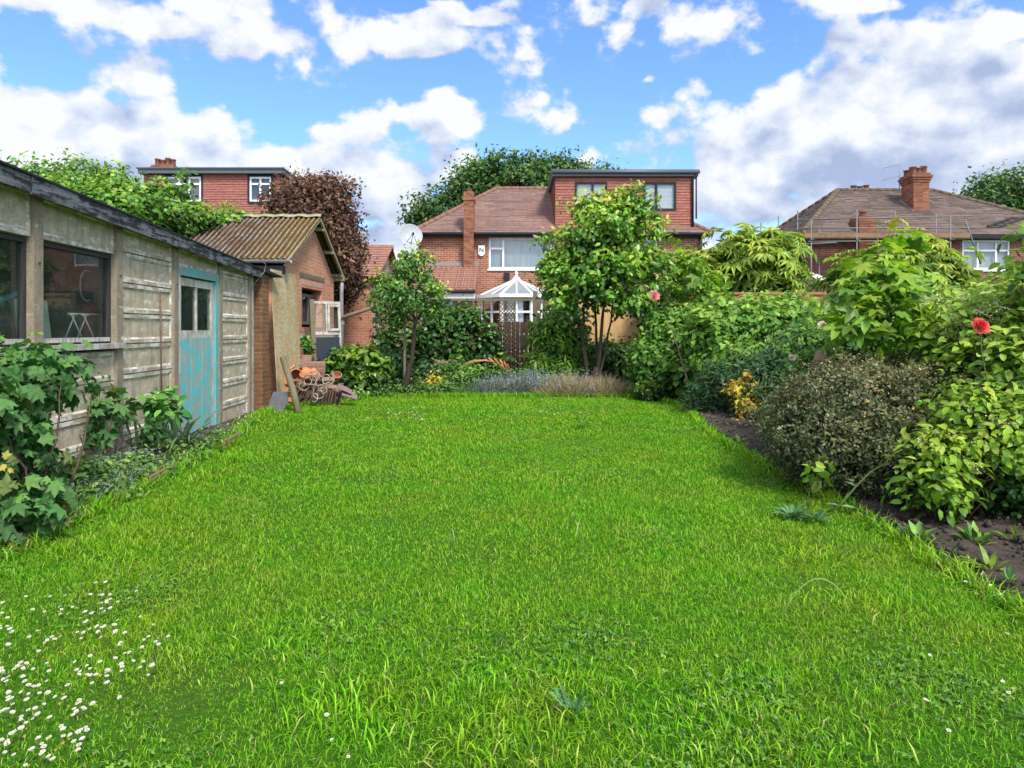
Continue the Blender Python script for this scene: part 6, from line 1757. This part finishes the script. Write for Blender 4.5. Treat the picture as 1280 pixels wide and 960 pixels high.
T['thistle'] = Tmpl([(0, 0, 0), (-.05, .2, 0), (-.22, .32, .06), (-.06, .42, 0), (-.2, .58, .06), (-.06, .64, 0), (-.14, .82, .04), (0, 1, -.05), (.14, .82, .04), (.06, .64, 0), (.2, .58, .06), (.06, .42, 0), (.22, .32, .06), (.05, .2, 0)],
                    [(0, 13, 12, 11, 3, 2, 1), (3, 11, 10, 9, 5, 4), (5, 9, 8, 7, 6)])
rosette('thistle', 'jagged grey green thistle growing alone in the near lawn', gp(714, 905) + Z * .015, 13, .082, 'dock', 8, 'thistle', .9)
bush('seedling', 'tiny reddish tree seedling standing in the far lawn', 'seedling', gp(727, 537), [E(727, 525, 9.4, 7, 12, .06)], 12, 4, .03, .05, 'ovate', 'rasp', 129, 3, .004, 'stem_green')

# clods, stones and litter on the bare soil
T['clod'] = Tmpl([(.5, 0, 0), (-.5, .1, 0), (0, .6, .1), (.1, -.5, 0), (0, 0, .45), (.1, .1, -.4)], [(0, 2, 4), (2, 1, 4), (1, 3, 4), (3, 0, 4), (2, 0, 5), (1, 2, 5), (3, 1, 5), (0, 3, 5)])
g = np.random.default_rng(404); n = 5200
y = 2 + 11 * g.random(n); x = interp(y, XR) + .02 + (g.random(n) ** 1.4) * 1.3
Pc = np.stack([x, y, .02 + .05 * g.random(n)], 1)
o = link_mesh('soil_clods', leaf_mesh('soil_clods', Pc, g.normal(size=(n, 3)), g.normal(size=(n, 3)), .012 + .05 * g.random(n) ** 4 + .01, g.random(n), 'clod', M['soil']), None, (2.9, 6, 0)); o['kind'] = 'stuff'
n = 900; y = 2 + 11 * g.random(n); x = interp(y, XR) + .03 + g.random(n) * 1.1
o = link_mesh('leaf_litter', leaf_mesh('leaf_litter', np.stack([x, y, .05 + .03 * g.random(n)], 1), g.normal(size=(n, 3)) * .4 + np.array((0, 0, 1)), g.normal(size=(n, 3)), .012 + .025 * g.random(n), g.random(n), 'ovate', L_['straw']), None, (2.9, 6, 0)); o['kind'] = 'stuff'
for k, (px, py, m, sz) in enumerate(((905, 550, 10, .06), (945, 575, 8, .05), (1100, 668, 9, .06), (1190, 712, 8, .06), (1262, 745, 9, .07), (1170, 690, 8, .05))):
    rosette('seedling', ('tiny seedling on bare soil by the far lawn corner', 'tiny seedling on bare soil under the golden plant', 'tiny seedling on soil beneath the dome bush front', 'tiny seedling on soil between the two larger weeds', 'tiny seedling on soil at the lower right edge', 'tiny seedling on soil beside the raspberry foot')[k], gp(px, py) + Z * .04, m, sz, 'mixed', 50 + k, 'wide', 1.0, cat='seedling')

# ================================================================== grass and daisies
g = np.random.default_rng(77)


def scatter(n, y0, y1, extra=.03):
    y = y0 + (y1 - y0) * g.random(n)
    a, b = interp(y, XL), interp(y, XR)
    x = a - .02 + (b - a + .04) * g.random(n)
    x += np.where(np.abs(x - a) < .12, -.07 * g.random(n), 0) + np.where(np.abs(x - b) < .12, .07 * g.random(n), 0)
    return np.stack([x, y, np.full(n, .004)], 1)


zones = [(.9, 2.6, 80000, .031, .0026), (2.6, 4.0, 86000, .031, .0028), (4.0, 6.0, 80000, .034, .0036), (6.0, 9.0, 76000, .036, .005), (9.0, 13.95, 70000, .038, .0075)]
Ps, Ls, Ws = [], [], []
for (a, b, n, L, W) in zones:
    P = scatter(n, a, b)
    tuft = np.array([mnoise.noise((p[0] * 2.2, p[1] * 2.2, 0)) for p in P]); t2 = np.array([mnoise.noise((p[0] * .6 + 9, p[1] * .6, 3)) for p in P])
    l = L * (.75 + .5 * g.random(n)) * np.clip(1 + .6 * tuft + .5 * t2, .45, 2.1)
    Ps.append(P); Ls.append(l); Ws.append(W * (.7 + .6 * g.random(n)))
# ragged longer grass along the edges and in tufts
n = 14000; y = 1 + 12.8 * g.random(n) ** 1.2; sd = g.random(n) < .5
x = np.where(sd, interp(y, XL) - .03, interp(y, XR) - .05) + g.normal(size=n) * np.where(sd, .07, .04)
Ps.append(np.stack([x, y, np.full(n, .004)], 1)); Ls.append(.06 + .08 * g.random(n)); Ws.append(np.full(n, .0055) + .0006 * y)
n = 5200; x = -3.2 + 5.8 * g.random(n); y = 13.88 + g.normal(size=n) * .09
Ps.append(np.stack([x, y, np.full(n, .004)], 1)); Ls.append(.08 + .07 * g.random(n)); Ws.append(np.full(n, .010))
for (px, py, r, m, L) in ((440, 890, .22, 420, .15), (620, 920, .30, 520, .14), (860, 900, .30, 380, .12), (1010, 700, .22, 260, .17), (300, 575, .22, 420, .17), (250, 600, .25, 240, .13), (690, 860, .22, 260, .12), (1080, 760, .2, 180, .13), (350, 800, .3, 300, .11), (980, 930, .3, 300, .12), (140, 690, .3, 260, .12), (560, 780, .4, 300, .09), (900, 650, .3, 260, .11), (520, 540, .5, 260, .10)):
    c = gp(px, py); q = g.normal(size=(m, 2)) * r * .6
    Ps.append(np.stack([c.x + q[:, 0], c.y + q[:, 1], np.full(m, .004)], 1)); Ls.append(L * .5 * (.5 + .8 * g.random(m))); Ws.append(np.full(m, .0052) + .0005 * c.y)
P = np.concatenate(Ps); Lg = np.concatenate(Ls); Wg = np.concatenate(Ws)
me = grass_mesh('grass', P, Lg, Wg, 5, lean=.75)
o = bpy.data.objects.new('grass', me); col.objects.link(o); o['kind'] = 'stuff'


cl = []
for _ in range(46):
    cy = 1.6 + 11 * g.random() ** 1.3; cxx = interp(cy, XL) + (interp(cy, XR) - interp(cy, XL)) * g.random(); m = int(90 + 160 * g.random())
    cl.append(np.stack([cxx + g.normal(size=m) * .16, cy + g.normal(size=m) * .16, .012 + .02 * g.random(m)], 1))
cl = np.concatenate(cl); n = len(cl)
me = leaf_mesh('clover', cl, g.normal(size=(n, 3)) * .25 + np.array((0, 0, 1)), g.normal(size=(n, 3)) * np.array((1, 1, .1)), .018 + .012 * g.random(n), np.clip(.55 + .2 * g.normal(size=n), 0, 1), 'tri3', L_['mixed'])
o = bpy.data.objects.new('clover', me); col.objects.link(o); o['kind'] = 'stuff'


def daisy_mesh(name, seed, mats, r=.011, h=.055, open_=.15, petals=13):
    rg = random.Random(seed); mb = MB(); lx, ly = rg.uniform(-.02, .02), rg.uniform(-.02, .02)
    mb.tube([(0, 0, 0), (lx * .4, ly * .4, h * .6), (lx, ly, h)], [.0012, .001, .001], 4, 0)
    c = Vector((lx, ly, h)); ax = Vector((lx * 8 + rg.uniform(-.3, .3), ly * 8 - .35, 1)).normalized(); u = ax.orthogonal().normalized(); v = ax.cross(u)
    for k in range(petals):
        a = 2 * math.pi * k / petals + rg.uniform(-.1, .1); d = u * math.cos(a) + v * math.sin(a); s = u * -math.sin(a) + v * math.cos(a); l = r * rg.uniform(.88, 1.1)
        mb.add([c + d * r * .25, c + d * l * .7 + s * r * .2 + ax * open_ * r, c + d * l + ax * open_ * r * 1.2, c + d * l * .7 - s * r * .2 + ax * open_ * r], [(0, 1, 2, 3)], 1)
    mb.lathe(c + ax * .001, [(r * .36, 0), (r * .30, r * .22), (0, r * .3)], 8, 2, ax)
    me = bpy.data.meshes.new(name); me.from_pydata(mb.v, [], mb.f)
    for m in mats: me.materials.append(m)
    me.polygons.foreach_set('material_index', mb.m); a = me.attributes.new('t', 'FLOAT', 'POINT'); a.data.foreach_set('value', [.5] * len(mb.v)); me.update()
    return me


wm = [M['stem_green'], L_['petal_white'], L_['petal_yellow']]; ym = [M['stem_green'], L_['petal_yellow'], L_['petal_yellow']]
protos = [daisy_mesh('daisy', i, wm, .0118 + .0014 * (i % 3), .05 + .012 * (i % 4), .1 + .25 * (i % 3)) for i in range(7)]
yprot = [daisy_mesh('yellow_daisy', 20 + i, ym, .008, .05, .9, 9) for i in range(3)]
rg = random.Random(12)
spots = []
while len(spots) < 232:
    px, py = rg.uniform(-20, 215), rg.uniform(745, 965)
    dens = max(0, 1 - ((px - 70) / 130) ** 2 * .7 - ((py - 850) / 130) ** 2 * .45) * (.35 + .65 * (mnoise.noise((px * .022, py * .03, 5)) > -.1))
    if px > 120 and py > 850: dens *= .12
    if rg.random() < dens: spots.append((px, py))
spots += [(118, 733), (127, 735), (172, 746), (345, 826), (350, 855), (405, 905), (432, 945), (415, 928), (1252, 859), (1264, 875), (1163, 816), (1187, 806), (1182, 920), (857, 957), (1211, 732), (1235, 739), (1246, 748), (1252, 744), (1243, 742), (1228, 738), (1260, 794), (1163, 881)]
for i in range(34):
    spots.append((rg.choice([505, 520, 530, 492]) + rg.gauss(0, 14), 522 + rg.gauss(0, 3.5)) if i < 20 else (rg.choice([675, 688, 694]) + rg.gauss(0, 6), 514 + rg.gauss(0, 5)))
DG = 'small daisies flowering in the lawn'
for i, (px, py) in enumerate(spots):
    p = gp(px, py + 12 * (py - 412) / 450)
    yel = (i % 8 == 3) and py > 600
    o = bpy.data.objects.new('yellow_daisy' if yel else 'daisy', (yprot if yel else protos)[i % (3 if yel else 7)]); col.objects.link(o)
    o.location = p; o.rotation_euler = (0, 0, rg.uniform(-.9, .9)); s = rg.uniform(.5, .82) * (1.5 if p.y > 8 else 1); o.scale = (s, s, s if p.y < 8 else s)
    tag(o, 'closed yellow flower head standing in the grass' if yel else 'white daisy with yellow centre standing in the grass', 'flower' if yel else 'daisy', 'closed yellow flower heads in the lawn' if yel else DG)

# a few bare seed stalks in the lawn
for (px, py, h, bx, lb) in ((975, 775, .22, .28, 'long pale bent grass stalk in the right half of the lawn'), (560, 690, .16, .05, 'upright pale seed stalk in the middle of the lawn'), (730, 690, .2, -.06, 'thin pale seed stalk right of the middle of the lawn')):
    c = gp(px, py); mb = MB(); mb.tube(curve(c, c + Vector((bx, -.1, h * .5)), (0, 0, h * .7), 8), [.0022] * 8 + [.001], 5)
    tag(mb.build('grass_stalk', M['straw_stalk'], None, c), lb, 'grass stalk')

# ================================================================== light, sky, camera
SUN_AZ, SUN_EL = math.radians(152), math.radians(50)   # behind the camera, to the right
sd = Vector((math.sin(SUN_AZ) * math.cos(SUN_EL), math.cos(SUN_AZ) * math.cos(SUN_EL), math.sin(SUN_EL)))
lamp = bpy.data.lights.new('sun', 'SUN'); lamp.energy = 4.9; lamp.angle = math.radians(12); lamp.color = (1, .955, .88)
so = bpy.data.objects.new('sun', lamp); col.objects.link(so); so.rotation_euler = (-sd).to_track_quat('-Z', 'Y').to_euler(); so.location = sd * 40

wd = bpy.data.worlds.new('World'); sc.world = wd; wd.use_nodes = True
nt = wd.node_tree; nt.nodes.clear()


class WT(NT):
    def __init__(s, t): s.t = t


w = WT(nt)
sky = nt.nodes.new('ShaderNodeTexSky'); sky.sky_type = 'NISHITA'; sky.sun_disc = False; sky.sun_elevation = SUN_EL; sky.sun_rotation = SUN_AZ; sky.air_density = 1.0; sky.dust_density = .6; sky.ozone_density = 2.0
dirv = w.n('TexCoord').outputs['Generated']


def density(dv):
    """cumulus banks placed by direction, broken up by noise"""
    sep = w.n('SeparateXYZ', Vector=dv)
    dy = w.math('MAXIMUM', sep.outputs[1], .12)
    u = w.math('DIVIDE', sep.outputs[0], dy); v = w.math('DIVIDE', sep.outputs[2], dy)
    cmb = w.n('CombineXYZ', X=u, Y=v, Z=0.0).outputs[0]
    wob = w.n('TexNoise', Vector=w.scale(cmb, (1, 1.5, 1)), Scale=4.5, Detail=3).outputs[1]
    cw = w.n('VectorMath', {'operation': 'MULTIPLY_ADD'}, i0=w.n('VectorMath', {'operation': 'SUBTRACT'}, i0=wob, i1=(.5, .5, .5)).outputs[0], i1=(.15, .09, 0), i2=cmb).outputs[0]
    tot = None
    for (px, py, rx, ry, k) in ((1130, 165, 300, 120, 1.15), (1240, 120, 200, 100, 1.0), (960, 190, 190, 70, .9), (1130, 60, 120, 50, .75), (1260, 30, 110, 26, .7), (1050, 2, 90, 20, .8),
                                (120, 185, 270, 66, 1.2), (330, 225, 240, 64, 1.05), (30, 130, 140, 46, .95), (480, 250, 140, 60, .8), (545, 150, 130, 24, .62), (420, 165, 90, 26, .6),
                                (520, 40, 140, 44, .8), (330, 42, 96, 34, .75), (560, 6, 150, 22, .7), (180, 18, 80, 24, .8), (60, 8, 110, 30, .8), (800, 2, 56, 20, .66), (805, 98, 24, 12, .5),
                                (480, 330, 170, 70, .85), (930, 262, 170, 50, .62), (640, 380, 800, 60, .9), (250, 290, 250, 70, .9)):
        c = ((px - CX) / F, (HY - py) / F, 0)
        d = w.n('VectorMath', {'operation': 'SUBTRACT'}, i0=cw, i1=c).outputs[0]
        d = w.n('VectorMath', {'operation': 'MULTIPLY'}, i0=d, i1=(F / rx, F / ry, 0)).outputs[0]
        L = w.n('VectorMath', {'operation': 'LENGTH'}, i0=d).outputs['Value']
        m = w.math('MULTIPLY', w.math('SUBTRACT', 1.0, L, clamp=True), k * 1.25)
        tot = m if tot is None else w.n('Math', {'operation': 'SMOOTH_MAX'}, i0=tot, i1=m, i2=.25).outputs[0]
    front = w.math('MULTIPLY', w.math('ADD', sep.outputs[1], -.1, clamp=True), 4.0, clamp=True)
    n3 = w.noise(w.scale(dv, (1, 1, 1.35)), 10.0, 12, .60)
    n1 = w.noise(w.scale(dv, (1, 1, 2.0)), 2.6, 4, .5)
    back = w.math('MULTIPLY', w.math('SUBTRACT', n1, .30), 2.0)
    base = w.mix(front, w.n('CombineColor', Red=back, Green=back, Blue=back).outputs[0], w.n('CombineColor', Red=tot, Green=tot, Blue=tot).outputs[0])
    base = w.n('SeparateColor', Color=base).outputs[0]
    wv = w.n('VectorMath', {'operation': 'MULTIPLY_ADD'}, i0=w.n('TexNoise', Vector=dv, Scale=16.0, Detail=4).outputs[1], i1=(.035, .035, .035), i2=w.scale(dv, (1, 1, 1.25))).outputs[0]
    v1 = w.n('TexVoronoi', {'feature': 'F1'}, Vector=wv, Scale=15.0, Detail=1.0, Roughness=.5).outputs[0]
    puff = w.math('SUBTRACT', .66, v1)
    n4 = w.math('ADD', w.math('MULTIPLY', w.math('SUBTRACT', n3, .5), 1.45), w.math('MULTIPLY', puff, .52))
    return w.math('ADD', base, n4), n4


d0, n0 = density(dirv)
dshift = w.n('VectorMath', {'operation': 'NORMALIZE'}, i0=w.n('VectorMath', {'operation': 'ADD'}, i0=dirv, i1=(.015, 0, .045)).outputs[0]).outputs[0]
d1, n1_ = density(dshift)
mask = w.ramp(d0, [(.08, 0), (.31, 1)], 'EASE')
# a cloud is grey-blue where more cloud lies above it, white at its upper rim
lit = w.math('ADD', w.math('MULTIPLY', w.math('SUBTRACT', d0, d1), .5), w.math('MULTIPLY', w.math('SUBTRACT', n0, n1_), .62))
lit = w.math('ADD', lit, .53)
lit = w.math('SUBTRACT', lit, w.math('MULTIPLY', w.math('SUBTRACT', d0, .35, clamp=True), .24))
ccol = w.ramp(lit, [(.10, (2.9, 3.5, 4.95)), (.36, (4.2, 4.7, 5.9)), (.56, (5.4, 5.8, 6.5)), (.74, (6.7, 6.75, 6.85))])
SKYGAIN = w.n('HueSaturation', Hue=.5, Saturation=1.0, Value=1.0, Color=sky.outputs[0]).outputs[0]
SKYGAIN = w.mix(1.0, SKYGAIN, (1.12, 1.45, 1.85), 'MULTIPLY')
# unseen cloud behind the camera, brightened above the rest as added fill light
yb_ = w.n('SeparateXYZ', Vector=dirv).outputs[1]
fill_gain = w.math('MULTIPLY_ADD', w.math('MULTIPLY', yb_, -1.6, clamp=True), 1.5, 1.0)
ccol = w.mix(1.0, ccol, w.n('CombineColor', Red=fill_gain, Green=fill_gain, Blue=fill_gain).outputs[0], 'MULTIPLY')
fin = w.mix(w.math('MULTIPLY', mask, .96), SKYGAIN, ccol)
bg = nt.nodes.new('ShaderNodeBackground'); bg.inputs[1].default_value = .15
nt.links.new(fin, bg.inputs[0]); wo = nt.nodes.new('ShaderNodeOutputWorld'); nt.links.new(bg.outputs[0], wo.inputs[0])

cam = bpy.data.cameras.new('camera'); co = bpy.data.objects.new('camera', cam); col.objects.link(co)
co.location = (0, 0, HCAM); co.rotation_euler = (math.radians(90), 0, 0)
cam.sensor_width = 36; cam.lens = 36 * F / 1280; cam.shift_y = (HY - 480) / 1280; cam.clip_end = 2000; cam.clip_start = .05
sc.camera = co
sc.view_settings.view_transform = 'Standard'; sc.view_settings.look = 'None'; sc.view_settings.exposure = 0; sc.view_settings.gamma = 1
sc.cycles.use_denoising = True
sc.cycles.max_bounces = 6; sc.cycles.diffuse_bounces = 3; sc.cycles.glossy_bounces = 3; sc.cycles.transmission_bounces = 4; sc.cycles.transparent_max_bounces = 12
sc.render.film_transparent = False
